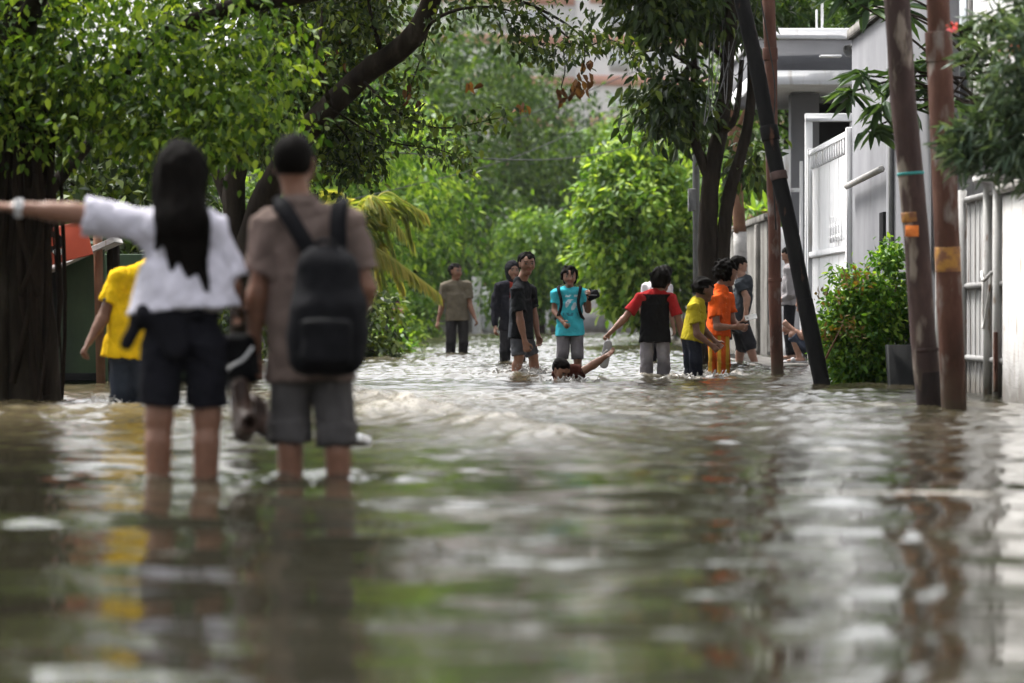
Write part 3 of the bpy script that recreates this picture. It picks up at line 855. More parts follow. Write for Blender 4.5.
# 7. cyan T-shirt
def cyan_tee(p):
    c = np.tile((.045, .36, .43), (len(p), 1))
    pr = (p[:, 1] > 0) & (np.abs(p[:, 0]) < .10)
    n1 = sines(p, 75, 3); n2 = sines(p, 120, 8, stretch=(1, 1, .3))
    c[pr & (np.abs(p[:, 2] + .03) < .075) & (n1 > -.15) & (np.hypot(p[:, 0], p[:, 2] + .03) < .08)] = (.42, .52, .56)
    c[pr & (np.abs(p[:, 2] + .03) < .075) & (n1 > .55) & (np.hypot(p[:, 0], p[:, 2] + .03) < .08)] = (.10, .16, .2)
    c[pr & (np.abs(p[:, 2] - .085) < .014) & (n2 > -.2)] = (.45, .58, .62)
    c[pr & (np.abs(p[:, 2] + .16) < .022) & (n2 > 0)] = (.04, .17, .22)
    return c
croot, cj, cf = person('smiling boy in turquoise printed T-shirt and wet grey shorts with a backpack on', 44.6, 570, 268, 176, KIDS, h=.0065, hs=1.1, skin=0, hyaw=2,
    P=dict(elR=(555, 311, .0), wrR=(563, 322, -.16), elL=(588, 310, .0), wrL=(589, 297, -.18)), side=1,
    shirt=cyan_tee, sleeve=.55, shirt_hem=.06, loose=1.3, pants=(.15, .14, .15), leg=.98, hair='bushy', foam=.5, curl=(.8, .8))
cb = empty('backpack', cj['pelvis'], 'dark backpack worn by the boy in the turquoise T-shirt', 'backpack')
f = Field(cj['chest'] - .35, cj['chest'] + .35, .01)
f.rbox(cj['chest'] + [0, .17, -.02], box_axes((0, 1, 0)), np.array([.14, .08, .19]), .05)
V, Q = f.mesh(); mesh_obj('pack_body', V, [Q], M['bag'], cb, True)
for sx, S_ in ((-1, 'R'), (1, 'L')):
    sh = cj['sh' + S_]
    pts = [cj['chest'] + [sx * .08, .12, .1], sh + [-sx * .035, .03, .066], sh + [-sx * .035, -.075, .03], cj['chest'] + [sx * .098, -.125, .0], cj['chest'] + [sx * .125, -.115, -.13], cj['chest'] + [sx * .16, .03, -.19]]
    MB().tube(curve(pts, 22), .019, 8).build('strap', M['bag'], cb, True)
pch = empty('pouch', cj['wrL'], 'small black pouch hugged by the boy in the turquoise T-shirt', 'pouch')
f = Field(cj['wrL'] - .2, cj['wrL'] + .2, .008)
f.rbox(cj['wrL'] + [.045, -.03, .02], rotm((0, 1, 0), 25), np.array([.075, .035, .05]), .025)
f.cap(cj['wrL'] + [.05, -.03, .06], cj['wrL'] + [.0, .0, .1], .014, .010, k=.02)
V, Q = f.mesh(); mesh_obj('pouch_body', V, [Q], M['bag'], pch, True)
MB().box(cj['wrL'] + np.array([-.0, -.072, .018]), cj['wrL'] + np.array([.09, -.064, .026]), .002).build('zip', M['wire_grey'], pch)

# 8. child up to the neck in the water
sroot, sj, sf = person('child in soaked red-brown shirt, bent low in the water, reaching for a sandal', 35.7, 568, 348, 150, KIDS, depth=.55, H=1.28, h=.0075, hs=1.1, skin=0, hyaw=-10, hpitch=-35,
    J=dict(pelvis=(-.02, .0, .34), chest=(.0, .10, .46), neck=(0, .16, .53), hipL=(-.05, 0, .33), hipR=(.05, 0, .33), knL=(-.07, .22, .26), knR=(.07, .22, .26), anL=(-.07, .0, .05), anR=(.07, .0, .05)),
    P=dict(shL=(578, 374, .0), elL=(593, 365, -.02), wrL=(606, 356, -.05), shR=(560, 372, .08), elR=(556, 386, .0), wrR=(552, 392, -.1), neck=(566, 371, .0), chest=(569, 379, .05), head=(561, 370, -.05), pelvis=(566, 392, .25),
           hipL=(568, 395, .25), hipR=(562, 395, .3)),
    shirt=(.10, .030, .021), sleeve=.3, loose=1.3, w=1.15, pants=(.03, .03, .04), leg=.9, hair='short', foam=1.6, curl=(.3, .5))

# 9. boy in raglan shirt
def raglan(p):
    c = np.tile((.008, .008, .009), (len(p), 1))
    c[p[:, 2] > .125] = (.30, .018, .020)
    return c
rroot, rj, rf = person('boy in black shirt with red sleeves, seen from behind, holding out a sandal', 38.4, 655, 266, 6, KIDS, h=.0072, hs=1.1, w=.98, skin=0, hyaw=30,
    P=dict(shL=(640, 298, 0), shR=(671, 298, 0), elL=(624, 319, -.03), wrL=(610, 333, -.08), elR=(680, 324, -.02), wrR=(684, 344, -.03), head=(662, 280, .02), neck=(656, 293, 0)),
    shirt=raglan, sleeve=.66, sleeve_col=(.32, .020, .022), shirt_hem=.07, loose=1.4, pants=(.24, .225, .25), leg=1.7, hair='bushy', foam=1.0, curl=(.9, .4))
sd = empty('sandal', at(606, 356, 38.2), 'grey sandal held between the boy in red sleeves and the submerged child', 'sandal')
f = Field(at(606, 356, 38.2) - .2, at(606, 356, 38.2) + .2, .006)
c0, c1 = at(608, 344, 38.2), at(604, 364, 38.2)
f.cap(c0, c1, .042, .046, n=(0, 1, 0), sq=.3)
V, Q = f.mesh(); so = mesh_obj('sole', V, [Q], M['sandal'], sd, True)
MB().tube(curve([c0 * .4 + c1 * .6 + [-.042, -.012, 0], c0 * .62 + c1 * .38 + [-.01, -.035, 0], c0 * .7 + c1 * .3 + [0, -.03, .0], c0 * .62 + c1 * .38 + [.01, -.035, 0], c0 * .4 + c1 * .6 + [.042, -.012, 0]], 18), .007, 6).build('strap', M['sandal'], sd, True)

# 10. white shirt beyond
person('person in white shirt mostly hidden behind the boy with the red sleeves', 50, 657, 263, 40, h=.009, skin=2, P=dict(head=(664, 274, 0)), hyaw=-70,
    shirt=(.60, .56, .58), sleeve=.6, loose=1.3, pants=(.05, .05, .06), leg=1.9, foam=.3, hair='short')
# 11. yellow T-shirt boy
person('small boy in yellow T-shirt and dark blue trousers, in profile, head bowed', 37.8, 692, 274, 72, KIDS, h=.0068, hs=1.14, w=1.0, skin=1, lean=9, hyaw=8, hpitch=-10,
    P=dict(shR=(693, 307, -.14), elR=(697, 334, -.19), wrR=(711, 345, -.2), shL=(699, 306, .12), elL=(704, 330, .15), wrL=(716, 342, .1), head=(704, 290, .0), neck=(698, 300, 0)),
    shirt=(.40, .32, .02), sleeve=.6, shirt_hem=.0, loose=1.4, pants=(.020, .023, .034), leg=1.9, foam=1.2, hair='spiky', curl=(.6, .8))
# 12. orange boy
def orange_tee(p):
    c = np.tile((.66, .095, .014), (len(p), 1))
    m = (p[:, 1] < 0) & (p[:, 2] < .1); c[m & (sines(p, 260, 2) > 1.1)] = (.85, .3, .12)
    return c
def orange_pants(V):
    c = np.tile((.50, .085, .016), (len(V), 1)); c[(np.sin(V[:, 0] * 75) > .2)] = (.50, .30, .04); return c
person('boy in bright orange sports shirt and orange-yellow trousers with thick black hair', 39.3, 718, 257, 62, KIDS, h=.0068, hs=1.12, w=.95, skin=0, lean=3, hyaw=12, hpitch=-12,
    P=dict(shR=(714, 299, -.13), elR=(717, 327, -.2), wrR=(735, 327, -.2), shL=(728, 298, .13), elL=(733, 322, .1), wrL=(741, 327, -.02), head=(727, 273, .0), neck=(720, 288, 0)),
    shirt=orange_tee, sleeve=.62, shirt_hem=.06, loose=1.5, pants=orange_pants, leg=1.9, foam=1.2, hair='bushy', curl=(.8, .7))
# 13. dark figure behind
droot, dj, df = person('person in dark clothes stooping beyond the boy in orange, reading a white card', 48, 739, 254, 78, h=.009, skin=2, lean=12, hyaw=0, hpitch=-15,
    P=dict(head=(739, 266, .05), shR=(740, 284, -.12), elR=(747, 298, -.17), wrR=(746, 313, -.2), pelvis=(735, 325, 0), knR=(750, 344, -.1), anR=(757, 371, -.12), knL=(742, 346, .1), anL=(737, 375, .12)),
    shirt=(.028, .032, .038), sleeve=.5, shirt_hem=.05, loose=1.5, pants=(.022, .022, .026), leg=1.2, foam=.8, hair='short', curl=(.8, .8))
cc_ = at(751, 317, 47.75)
card = empty('card', cc_, 'small white card in the hand of the stooping person in dark clothes', 'card')
A = rotm((0, 1, 0), -12) @ rotm((1, 0, 0), 60)
MB().box(cc_ - [.075, .035, .004], cc_ + [.075, .035, .004], .002, rot=A).build('sheet', M['paper'], card)
MB().box(cc_ + A @ np.array([-.06, -.012, .0055]), cc_ + A @ np.array([-.03, -.004, .0075]), .0005).build('printed_strip', M['wire_grey'], card)
# 13b. face behind
person('person almost wholly hidden behind the boy in orange, only a sliver showing', 53, 713.5, 257, 170, h=.010, skin=2, shirt=(.10, .06, .05), pants=(.04, .04, .045), leg=1.9, foam=.2)
# 14. standing by the gate
person('person in grey blouse and black trousers standing behind the slanting black pole', 48.5, 790, 247, -80, depth=-.03, h=.009, skin=2, hpitch=-20,
    P=dict(elR=(793, 294, .15), wrR=(783, 301, .05), elL=(792, 295, -.17), wrL=(783, 299, -.1)),
    shirt=(.26, .245, .25), sleeve=1.9, shirt_hem=.03, loose=1.3, pants=(.014, .014, .017), leg=1.95, hair='short')
# 15. squatting by the gate
q = 47.0
qroot, qj, qf = person('person squatting on the ramp by the white gate, forearms on knees', q, 808, 300, -78, depth=-.03, H=1.6, h=.008, skin=2,
    P=dict(pelvis=(812, 350, 0), hipL=(811, 352, -.09), hipR=(811, 352, .09), chest=(810, 328, 0), neck=(807, 314, 0), head=(804, 303, 0), shL=(808, 318, -.17), shR=(808, 318, .17), elL=(803, 337, -.18), wrL=(790, 327, -.12),
           elR=(803, 335, .16), wrR=(790, 331, .1), knL=(793, 335, -.13), knR=(793, 335, .13), anL=(800, 359, -.12), anR=(800, 359, .12)),
    shirt=(.42, .42, .45), sleeve=.5, loose=1.2, pants=(.05, .06, .085), leg=1.0, hair='short', curl=(.5, .5))
for S_ in 'LR':
    an = qj['an' + S_]
    f = Field(an - .3, an + .3, .007)
    p0 = an - qf['fw'] * .05; p0[2] = .042; p1 = an + qf['fw'] * .17; p1[2] = .042
    f.cap(p0, p1, .048, n=(0, 0, 1), sq=.3)
    f.cap(lerp(p0, p1, .62) + [0, -.045, .02], lerp(p0, p1, .62) + [0, .045, .02], .03, n=(0, 0, 1), sq=1.1, k=.01)
    V, Q = f.mesh(); mesh_obj('sandal', V, [Q], M['sandal'], qroot, True)
# 16. pink shirt far away on the left
person('person in pink top crouched low beside green shrubs, far down the street', 80, 393, 310, 150, h=.012, H=1.25, skin=1, lean=20,
    shirt=(.42, .12, .20), sleeve=.6, loose=1.3, pants=(.03, .03, .045), leg=1.9, foam=.2)

# ================================================================== VEGETATION
def leaf_mesh(name, mat, parent, P, T, N, L, W, rnd, six=True, droop=0.15, fold=0.12):
    """one mesh of single leaves: base P, tip direction T, face normal N"""
    T = nrm(T); N = nrm(N - T * (N * T).sum(1, keepdims=True)); S = np.cross(T, N)
    L = np.broadcast_to(L, (len(P),))[:, None]; W = np.broadcast_to(W, (len(P),))[:, None]
    n = len(P)
    if six:
        fo = N * (W * fold)
        V = np.stack([P, P + T * L * .30 + S * W * .48 + fo, P + T * L * .66 + S * W * .40 + fo - N * L * droop * .4, P + T * L - N * L * droop,
                      P + T * L * .66 - S * W * .40 + fo - N * L * droop * .4, P + T * L * .30 - S * W * .48 + fo], 1)
        b = np.arange(n)[:, None] * 6
        f = np.concatenate([b + np.array([[0, 1, 2, 3]]), b + np.array([[0, 3, 4, 5]])])
        k = 6
    else:
        V = np.stack([P, P + T * L * .45 + S * W * .5 + N * W * .1, P + T * L - N * L * droop, P + T * L * .45 - S * W * .5 + N * W * .1], 1)
        f = np.arange(n)[:, None] * 4 + np.array([[0, 1, 2, 3]])
        k = 4
    return mesh_obj(name, V.reshape(-1, 3), [f], mat, parent, False, attrs={'rnd': np.repeat(rnd, k)})


def blob(g, c, r, n, shell=.45, lump=.35, seed=0, zmin=None):
    """n points in an uneven ellipsoid, denser towards the outside"""
    d = nrm(g.normal(size=(n * 3, 3)))
    u = shell + (1 - shell) * g.random(n * 3) ** .6
    k = 1 + lump * sines(d, 3.2, seed) + lump * .5 * sines(d, 7, seed + 1)
    p = np.asarray(c) + d * (u * k)[:, None] * np.asarray(r)
    if zmin is not None: p = p[p[:, 2] > zmin + .25 * sines(p, 2.5, seed + 2)]
    return p[:n]


def clump_leaves(g, C, per, cr, drop=.5, out=None):
    """leaves spread round clump centres C; returns base, tip dir, normal, tone"""
    n = len(C) * per
    o = g.normal(size=(n, 3)) * cr * np.array([1, 1, .75])
    P = np.repeat(C, per, 0) + o
    T = nrm(nrm(o) * .9 + g.normal(size=(n, 3)) * .55 + np.array([0, 0, -drop]))
    N = nrm(g.normal(size=(n, 3)) * .55 + np.array([0, 0, 1.0]) + nrm(o) * .35)
    tone = np.clip(.44 + .20 * np.repeat(g.normal(size=len(C)), per) + .22 * g.normal(size=n), 0, 1)
    return P, T, N, tone


def branch_to(mb, start, end, r0, r1, g, sag=.1, n=9, seg=7):
    m = (np.asarray(start) + np.asarray(end)) / 2 + g.normal(size=3) * np.linalg.norm(np.asarray(end) - start) * sag
    mb.tube(curve([start, m, end], n), np.linspace(r0, r1, n), seg, jit=.1)


def tree(name, label, base, H, blobs, mat, leaf, g, trunk_r=.12, per=30, cr=.22, six=False, bark='bark_dark', group=None, lean=(0, 0), drop=.5, shell=.45, limbs=9, fork=.4):
    """blobs: list of (centre offset from base, radii, clump count)"""
    base = np.asarray(base, float)
    r = empty(name, base, label, 'tree' if 'tree' in name else 'shrub', group)
    top = base + np.array([lean[0], lean[1], H])
    mb = MB()
    ax = curve([base + [0, 0, -.4], base + np.array([lean[0] * .2 + .05, lean[1] * .2, H * .3]), base + np.array([lean[0] * .6 - .05, lean[1] * .6, H * .65]), top], 14)
    mb.tube(ax, np.linspace(trunk_r * 1.25, trunk_r * .3, 14), 9, jit=.08)
    Ps = []
    for i, (c, rad, n) in enumerate(blobs):
        C = blob(g, base + np.asarray(c), rad, n, shell, seed=int(g.integers(1e6)))
        Ps.append(C)
        for k in g.choice(len(C), min(limbs, len(C)), replace=False):
            t = fork + (1 - fork) * g.random() * .9
            s = ax[int(t * 13)]
            branch_to(mb, s, C[k], trunk_r * .32 * (1.2 - t), .012, g, .08, 7, 5)
    mb.build('trunk', M[bark], r, True)
    C = np.concatenate(Ps)
    P, T, N, tone = clump_leaves(g, C, per, cr, drop)
    l = leaf[0] * (.5 + .9 * g.random(len(P)))
    leaf_mesh('crown', M[mat], r, P, T, N, l, l * leaf[1], tone, six)
    return r


g = np.random.default_rng(5)

# ---- big fig tree on the left edge
fb = at(3, 400, 28.4); fb[2] = -.3
r = empty('fig_tree', fb, 'huge fig tree with black trunk, hanging aerial roots and dense small-leaved crown', 'tree')
mb = MB()
mb.tube(curve([fb + [0, 0, -.1], fb + [-.05, 0, .8], fb + [.02, .1, 1.9], fb + [-.1, .2, 3.2], fb + [-.3, .4, 5]], 26), np.linspace(.30, .22, 26), 18, jit=.10)
for k in range(11):
    a0 = k / 11 * 6.28 + .2
    o = np.array([math.cos(a0) * .27, math.sin(a0) * .27, 0])
    mb.tube(curve([fb + o * 1.35 + [0, 0, -.1], fb + o * 1.1 + [0, 0, .7], fb + o * .8 + [.02, 0, 1.6], fb + o * .7 + [0, .1, 2.8]], 12), np.linspace(.11, .06, 12) * (.7 + .6 * g.random()), 8, jit=.12)
limbs = [((.35, .2, 2.3), (1.4, .1, 3.1), (2.5, -.2, 3.3), .12), ((-.1, 0, 2.5), (-1.0, -.6, 3.4), (-2.2, -.8, 4.0), .14), ((.1, .2, 2.8), (.8, .9, 4.0), (1.6, 1.6, 5.0), .13),
         ((.0, .1, 2.6), (.4, -.8, 3.3), (1.0, -1.6, 3.9), .11), ((.2, .1, 1.7), (.55, .6, 2.2), (.75, 1.0, 2.6), .06)]
for a, b, c, rr in limbs:
    mb.tube(curve([fb + a, fb + b, fb + c], 12), np.linspace(rr, rr * .3, 12), 8, jit=.1)
mb.build('trunk', M['bark_dark'], r, True)
mb = MB()
for k in range(64):
    x = g.uniform(-.45, .42); y = g.uniform(-.45, .35); z1 = g.uniform(1.8, 2.6); z0 = g.choice([-.3, g.uniform(.2, 1.1)])
    mb.tube(curve([fb + [x, y, z1], fb + [x + g.normal() * .09, y, (z1 + z0) / 2], fb + [x + g.normal() * .10, y - .03, z0]], 8), g.uniform(.006, .034), 5, jit=.15)
mb.build('aerial_roots', M['root'], r, True)
C = np.concatenate([
    blob(g, fb + [1.05, -.2, 2.75], (1.25, 1.1, .85), 225, .2, .4, 11, 1.62),
    blob(g, fb + [1.55, -.5, 2.35], (.62, .7, .75), 95, .2, .3, 12, 1.55),
    blob(g, fb + [.15, -.5, 2.55], (.75, .6, .75), 95, .2, .3, 18, 1.75),
    blob(g, fb + [-1.6, -.5, 3.6], (1.8, 1.6, 1.4), 260, .4, .3, 13, 1.9),
    blob(g, fb + [.6, .3, 4.8], (2.2, 2.2, 1.5), 240, .45, .3, 14, 2.6)])
P, T, N, tone = clump_leaves(g, C, 26, .135, .85)
l = .076 * (.45 + .9 * g.random(len(P)))
# unseen coarser sprays, added over and beside the street to shade it
C2 = np.concatenate([blob(g, fb + [-2.6, -8.5, 4.6], (2.6, 8.0, 2.4), 300, .3, .3, 15, 2.2), blob(g, fb + [1.6, -5.5, 6.2], (3.0, 7.0, 1.5), 260, .3, .3, 16, 4.2)])
P2_, T2_, N2_, tone2 = clump_leaves(g, C2, 12, .38, .6)
P = np.concatenate([P, P2_]); T = np.concatenate([T, T2_]); N = np.concatenate([N, N2_]); tone = np.concatenate([tone, tone2])
l = np.concatenate([l, .22 * (.7 + .5 * g.random(len(P2_)))])
leaf_mesh('crown', M['leaf_ficus'], r, P, T, N, l, l * .55, tone, True)

# ---- leaning tree with the big dark branch
lb = at(247, 378, 37.5); lb[2] = -.3
r = empty('leaning_tree', lb, 'forked tree behind the backpack man, its long bare branch slanting over the street', 'tree')
mb = MB()
P2 = lambda x, y, d=37.5: at(x, y, d)
main = curve([lb, P2(245, 300), P2(258, 215, 37.3), P2(300, 140, 37), P2(360, 78, 36.6), P2(412, 38, 36.2), P2(440, -20, 36), P2(475, -90, 35.5)], 34)
mb.tube(main, np.concatenate([np.linspace(.17, .125, 12), np.linspace(.122, .10, 14), np.linspace(.098, .05, 8)]), 12, jit=.06)
mb.tube(curve([P2(246, 310), P2(236, 230), P2(236, 170), P2(258, 110), P2(262, 30), P2(250, -80)], 20), np.linspace(.14, .06, 20), 10, jit=.07)
mb.tube(curve([P2(240, 240), P2(215, 170, 37.8), P2(180, 120, 38.2), P2(140, 40, 38.6)], 14), np.linspace(.07, .03, 14), 8, jit=.08)
twigs = [((412, 38), (450, 12), (500, 8), (548, 30), .022), ((440, -18), (505, -5), (560, 20), (600, 52), .028), ((360, 78), (395, 110), (440, 128), (500, 118), .016),
         ((330, 108), (385, 140), (440, 150), (470, 165), .010), ((300, 138), (330, 120), (355, 150), (365, 172), .018), ((385, 62), (372, 20), (365, -20), (350, -60), .03),
         ((330, 105), (318, 60), (322, 10), (310, -40), .03), ((440, -18), (420, 60), (404, 100), (396, 122), .010), ((262, 60), (300, 30), (340, 20), (380, 30), .02),
         ((500, 8), (520, 40), (540, 52), (560, 58), .010), ((540, 12), (580, 45), (612, 40), (640, 62), .012)]
ends = []
for tw in twigs:
    dd = 36.6 + g.normal() * .5
    pts = [P2(*tw[0], 36.6)] + [P2(*q, dd + .15 * i) for i, q in enumerate(tw[1:4])]
    cc = curve(pts, 16); mb.tube(cc, np.linspace(tw[4], .004, 16), 6, jit=.1)
    ends.append(cc)
mb.build('trunk', M['bark_dark'], r, True)
C = np.concatenate([
    blob(g, P2(318, 20, 37.6), (.85, .9, .95), 240, .2, .35, 21, 1.9),
    blob(g, P2(290, 120, 38), (.62, .6, .70), 120, .2, .35, 22, 1.5),
    blob(g, P2(352, 150, 37.6), (.22, .4, .40), 34, .2, .3, 23),
    blob(g, P2(250, -60, 38), (1.6, 1.6, 1.0), 260, .4, .3, 24),
    blob(g, P2(430, -110, 36), (1.8, 1.6, .75), 300, .4, .3, 25),
    blob(g, P2(560, -150, 36), (1.4, 1.4, .7), 150, .4, .3, 26)])
P, T, N, tone = clump_leaves(g, C, 24, .14, .6)
# loose leaves along the twigs
Pt = np.concatenate([e[g.integers(3, 16, 230)] + g.normal(size=(230, 3)) * np.array([.10, .2, .07]) for e in ends])
Tt = nrm(g.normal(size=(len(Pt), 3)) + [0, 0, -.9]); Nt = nrm(g.normal(size=(len(Pt), 3)) * .6 + [0, 0, 1])
tt = np.clip(.5 + .25 * g.normal(size=len(Pt)), 0, 1)
P = np.concatenate([P, Pt]); T = np.concatenate([T, Tt]); N = np.concatenate([N, Nt]); tone = np.concatenate([tone, tt])
l = .09 * (.45 + .85 * g.random(len(P)))
leaf_mesh('crown', M['leaf_dark'], r, P, T, N, l, l * .5, tone, True)
Pd = np.concatenate([P2(x, y, 36.9) + g.normal(size=(n, 3)) * np.array([s_, .05, s_ * 1.2]) for x, y, n, s_ in ((581, 78, 16, .06), (561, 92, 8, .04), (586, 62, 4, .03), (577, 88, 5, .03), (520, 108, 5, .04), (474, 80, 4, .05), (335, 62, 6, .1), (905 - 500, 95, 6, .06))])
leaf_mesh('dead_leaves', M['dead_leaf'], r, Pd, nrm(g.normal(size=Pd.shape) * .4 + [0, 0, -1]), nrm(g.normal(size=Pd.shape)), .11, .055, g.random(len(Pd)), True, .3, .3)
mb = MB()
for x, y, n in ((581, 78, 3), (561, 92, 2)):
    mb.tube(curve([P2(x + 2, y - 45, 36.8), P2(x + 4, y - 22, 36.9), P2(x, y - 4, 36.9)], 8), .006, 5)
mb.build('dead_twig', M['bark_dark'], r, True)

# ---- right: dark tree behind the children, crown spreading over the street
db = at(708, 371, 46); db[2] = -.3
r = empty('street_tree', db, 'dark tree with low forking trunk and tangled cables, behind the boy in orange', 'tree')
Q = lambda x, y, d=46: at(x, y, d)
mb = MB()
mb.tube(curve([db, Q(709, 300), Q(708, 230), Q(712, 172), Q(722, 120), Q(728, 60, 45.5), Q(735, -30, 45)], 26), np.linspace(.14, .07, 26), 12, jit=.07)
mb.tube(curve([Q(724, 340), Q(722, 260), Q(728, 200), Q(742, 150), Q(750, 110), Q(752, 40)], 20), np.linspace(.10, .05, 20), 9, jit=.07)
mb.tube(curve([Q(710, 180), Q(698, 150), Q(690, 118), Q(694, 60), Q(680, 0)], 14), np.linspace(.07, .03, 14), 8, jit=.08)
mb.tube(curve([Q(709, 176), Q(716, 140), Q(735, 118), Q(742, 60)], 14), np.linspace(.06, .03, 14), 8, jit=.08)
for q in (((700, 70), (660, 50), (625, 60)), ((694, 60), (665, 95), (650, 120)), ((722, 30), (690, 10), (640, 20)), ((728, 60), (700, 40), (670, 20))):
    mb.tube(curve([Q(*p, 45.6) for p in q], 10), np.linspace(.03, .008, 10), 6, jit=.1)
mb.build('trunk', M['bark_dark'], r, True)
C = np.concatenate([
    blob(g, Q(665, 8, 45.3), (.65, .7, .52), 95, .2, .3, 31), blob(g, Q(672, 100, 45.6), (.40, .4, .40), 46, .2, .3, 32), blob(g, Q(735, 10, 46.3), (.42, .6, .35), 40, .2, .3, 33),
    blob(g, Q(745, 160, 46.4), (.18, .3, .35), 14, .2, .3, 34), blob(g, Q(690, -110, 45.5), (2.0, 2.0, .95), 230, .4, .3, 35), blob(g, Q(618, -55, 45), (.9, .9, .55), 70, .3, .3, 36), blob(g, Q(690, 128, 46.4), (.16, .3, .2), 10, .2, .3, 37)])
P, T, N, tone = clump_leaves(g, C, 17, .17, .9)
l = .17 * (.6 + .6 * g.random(len(P)))
leaf_mesh('crown', M['leaf_dark'], r, P, T, N, l, l * .42, tone * .85, True, .25)

# ---- tree with whitewashed lower stem beside it
wb = at(742, 352, 56); wb[2] = -.3
r = empty('whitewashed_tree', wb, 'slim reddish-brown tree with whitewashed lower trunk, beside the dark forked tree', 'tree')
Q2 = lambda x, y, d=56: at(x, y, d)
MB().tube(curve([wb, Q2(742, 300), Q2(740, 232)], 10), np.linspace(.105, .10, 10), 10, jit=.05).build('limewash_band', M['limewash'], r, True)
mb = MB(); mb.tube(curve([Q2(740, 233), Q2(738, 200), Q2(734, 150), Q2(731, 110), Q2(732, 20)], 18), np.linspace(.097, .06, 18), 10, jit=.06)
mb.tube(curve([Q2(734, 150), Q2(742, 118), Q2(760, 80)], 8), np.linspace(.05, .02, 8), 7, jit=.08)
mb.build('trunk', M['bark_brown'], r, True)
C = np.concatenate([blob(g, Q2(745, -20, 56.5), (1.1, 1.1, .75), 90, .3, .3, 41), blob(g, Q2(800, 8, 57), (1.0, .8, .42), 80, .3, .3, 42)])
P, T, N, tone = clump_leaves(g, C, 24, .2, .6); l = .14 * (.6 + .6 * g.random(len(P)))
leaf_mesh('crown', M['leaf_far_dark'], r, P, T, N, l, l * .5, tone, False)

# ---- bright large leaved tree in the middle
bb_ = at(648, 345, 76); bb_[2] = -.3
tree('mango_tree', 'bright green round-headed tree with large glossy leaves, above the boy in red sleeves', bb_, 4.2,
     [((-.25, 0, 2.35), (1.0, 1.3, 1.55), 260), ((-.55, -.3, 3.0), (.85, 1.0, .9), 130), ((.55, -.2, 2.9), (.8, .9, 1.1), 130), ((.0, -.4, 1.5), (.95, .9, .75), 110), ((-.1, 0, 3.9), (.7, .8, .5), 60)], 'leaf_bright', (.165, .46), g, .13, 27, .17, True, drop=.6, shell=.6)
# ---- darker trees behind it on the right
tree('shade_tree', 'dark leafy tree between the bright round-headed tree and the forked dark trunk', at(705, 341, 88) * [1, 1, 0] + [0, 0, -.3], 5.0,
     [((-.1, 0, 2.7), (1.4, 1.5, 1.9), 240), ((.9, .3, 3.4), (1.3, 1.3, 1.4), 150), ((-1.1, .2, 1.6), (.8, .8, .8), 60)], 'leaf_far_dark', (.19, .42), g, .14, 22, .24, False)
tree('shade_tree', 'medium green tree rising over the stained concrete wall past the gatehouse', at(790, 340, 84) * [1, 1, 0] + [0, 0, -.3], 7.0,
     [((-.2, 0, 3.4), (1.6, 1.6, 1.8), 220), ((.6, 0, 5.8), (2.6, 2.0, 1.5), 300)], 'leaf_far', (.17, .45), g, .16, 22, .26, False)
tree('shade_tree', 'dark tree rising behind the grey gatehouse roof', at(835, 345, 66) * [1, 1, 0] + [0, 0, -.3], 7.0,
     [((-.3, 0, 5.6), (2.3, 1.8, .95), 260), ((-1.2, .4, 4.9), (.9, .9, .5), 60)], 'leaf_far_dark', (.15, .45), g, .16, 24, .24, False)
# papaya like plant
pb = at(757, 345, 62); pb[2] = -.3
r = empty('papaya_plant', pb, 'bright green plant with radiating leaves in front of the grey concrete wall', 'plant')
mb = MB(); mb.tube(curve([pb, pb + [.0, 0, 1.2], at(757, 222, 62)], 10), np.linspace(.05, .035, 10), 8)
Ps, Ts, Ns = [], [], []
for k in range(34):
    a0 = g.random() * 6.28; el = g.uniform(-.3, .9)
    d = np.array([math.cos(a0) * math.cos(el), math.sin(a0) * math.cos(el), math.sin(el)])
    tip = at(757, 222, 62) + d * g.uniform(.3, .5); mb.tube(curve([at(757, 222, 62), at(757, 222, 62) + d * .2 + [0, 0, .05], tip], 6), .008, 4)
    for m in range(5):
        t = nrm(d + g.normal(size=3) * .45 + [0, 0, -.35]); Ps.append(tip); Ts.append(t); Ns.append([g.normal() * .3, g.normal() * .3, 1])
mb.build('stem', M['bark_brown'], r, True)
leaf_mesh('leaves', M['leaf_bright'], r, np.array(Ps), np.array(Ts), np.array(Ns, float), .34, .08, np.clip(.5 + .2 * g.normal(size=len(Ps)), 0, 1), True)

# ---- trees closing the street in the distance
far = [(392, 128, 11.4, 'leaf_far_dark', 'hazy dark green tree of the distant row, behind the yellow palm fronds', 3.0),
       (455, 136, 12.4, 'leaf_far_dark', 'hazy deep green tree of the distant row, above the man in olive-brown', 3.0),
       (520, 142, 11.6, 'leaf_far_dark', 'hazy dark tree of the distant row, above the woman in the headscarf', 2.7),
       (580, 150, 9.2, 'leaf_far', 'hazy tree of the distant row, above the boy in turquoise, below the apartments', 2.6),
       (345, 118, 10.2, 'leaf_far_dark', 'hazy tall tree showing between the backpack man and the distant street end', 2.8),
       (650, 158, 10.0, 'leaf_far', 'hazy tree standing tall behind the bright round headed tree', 2.4)]
for (px, d, H_, mt, lab, rr) in far:
    b = at(px, 333, d) * [1, 1, 0] + [0, 0, -.3]
    tree('roadside_tree', lab, b, H_ * .85, [((0, 0, H_ * .62), (rr, rr, H_ * .33), 380), ((-rr * .4, -.8, H_ * .40), (rr * .75, rr * .8, H_ * .24), 140), ((rr * .5, -.6, H_ * .34), (rr * .7, rr * .8, H_ * .22), 130), ((0, -.9, 1.7), (rr * .9, rr * .6, 1.3), 110)],
         mt, (.26, .46), g, .2, 20, .36, False, group='trees closing the far end of the street', shell=.5)
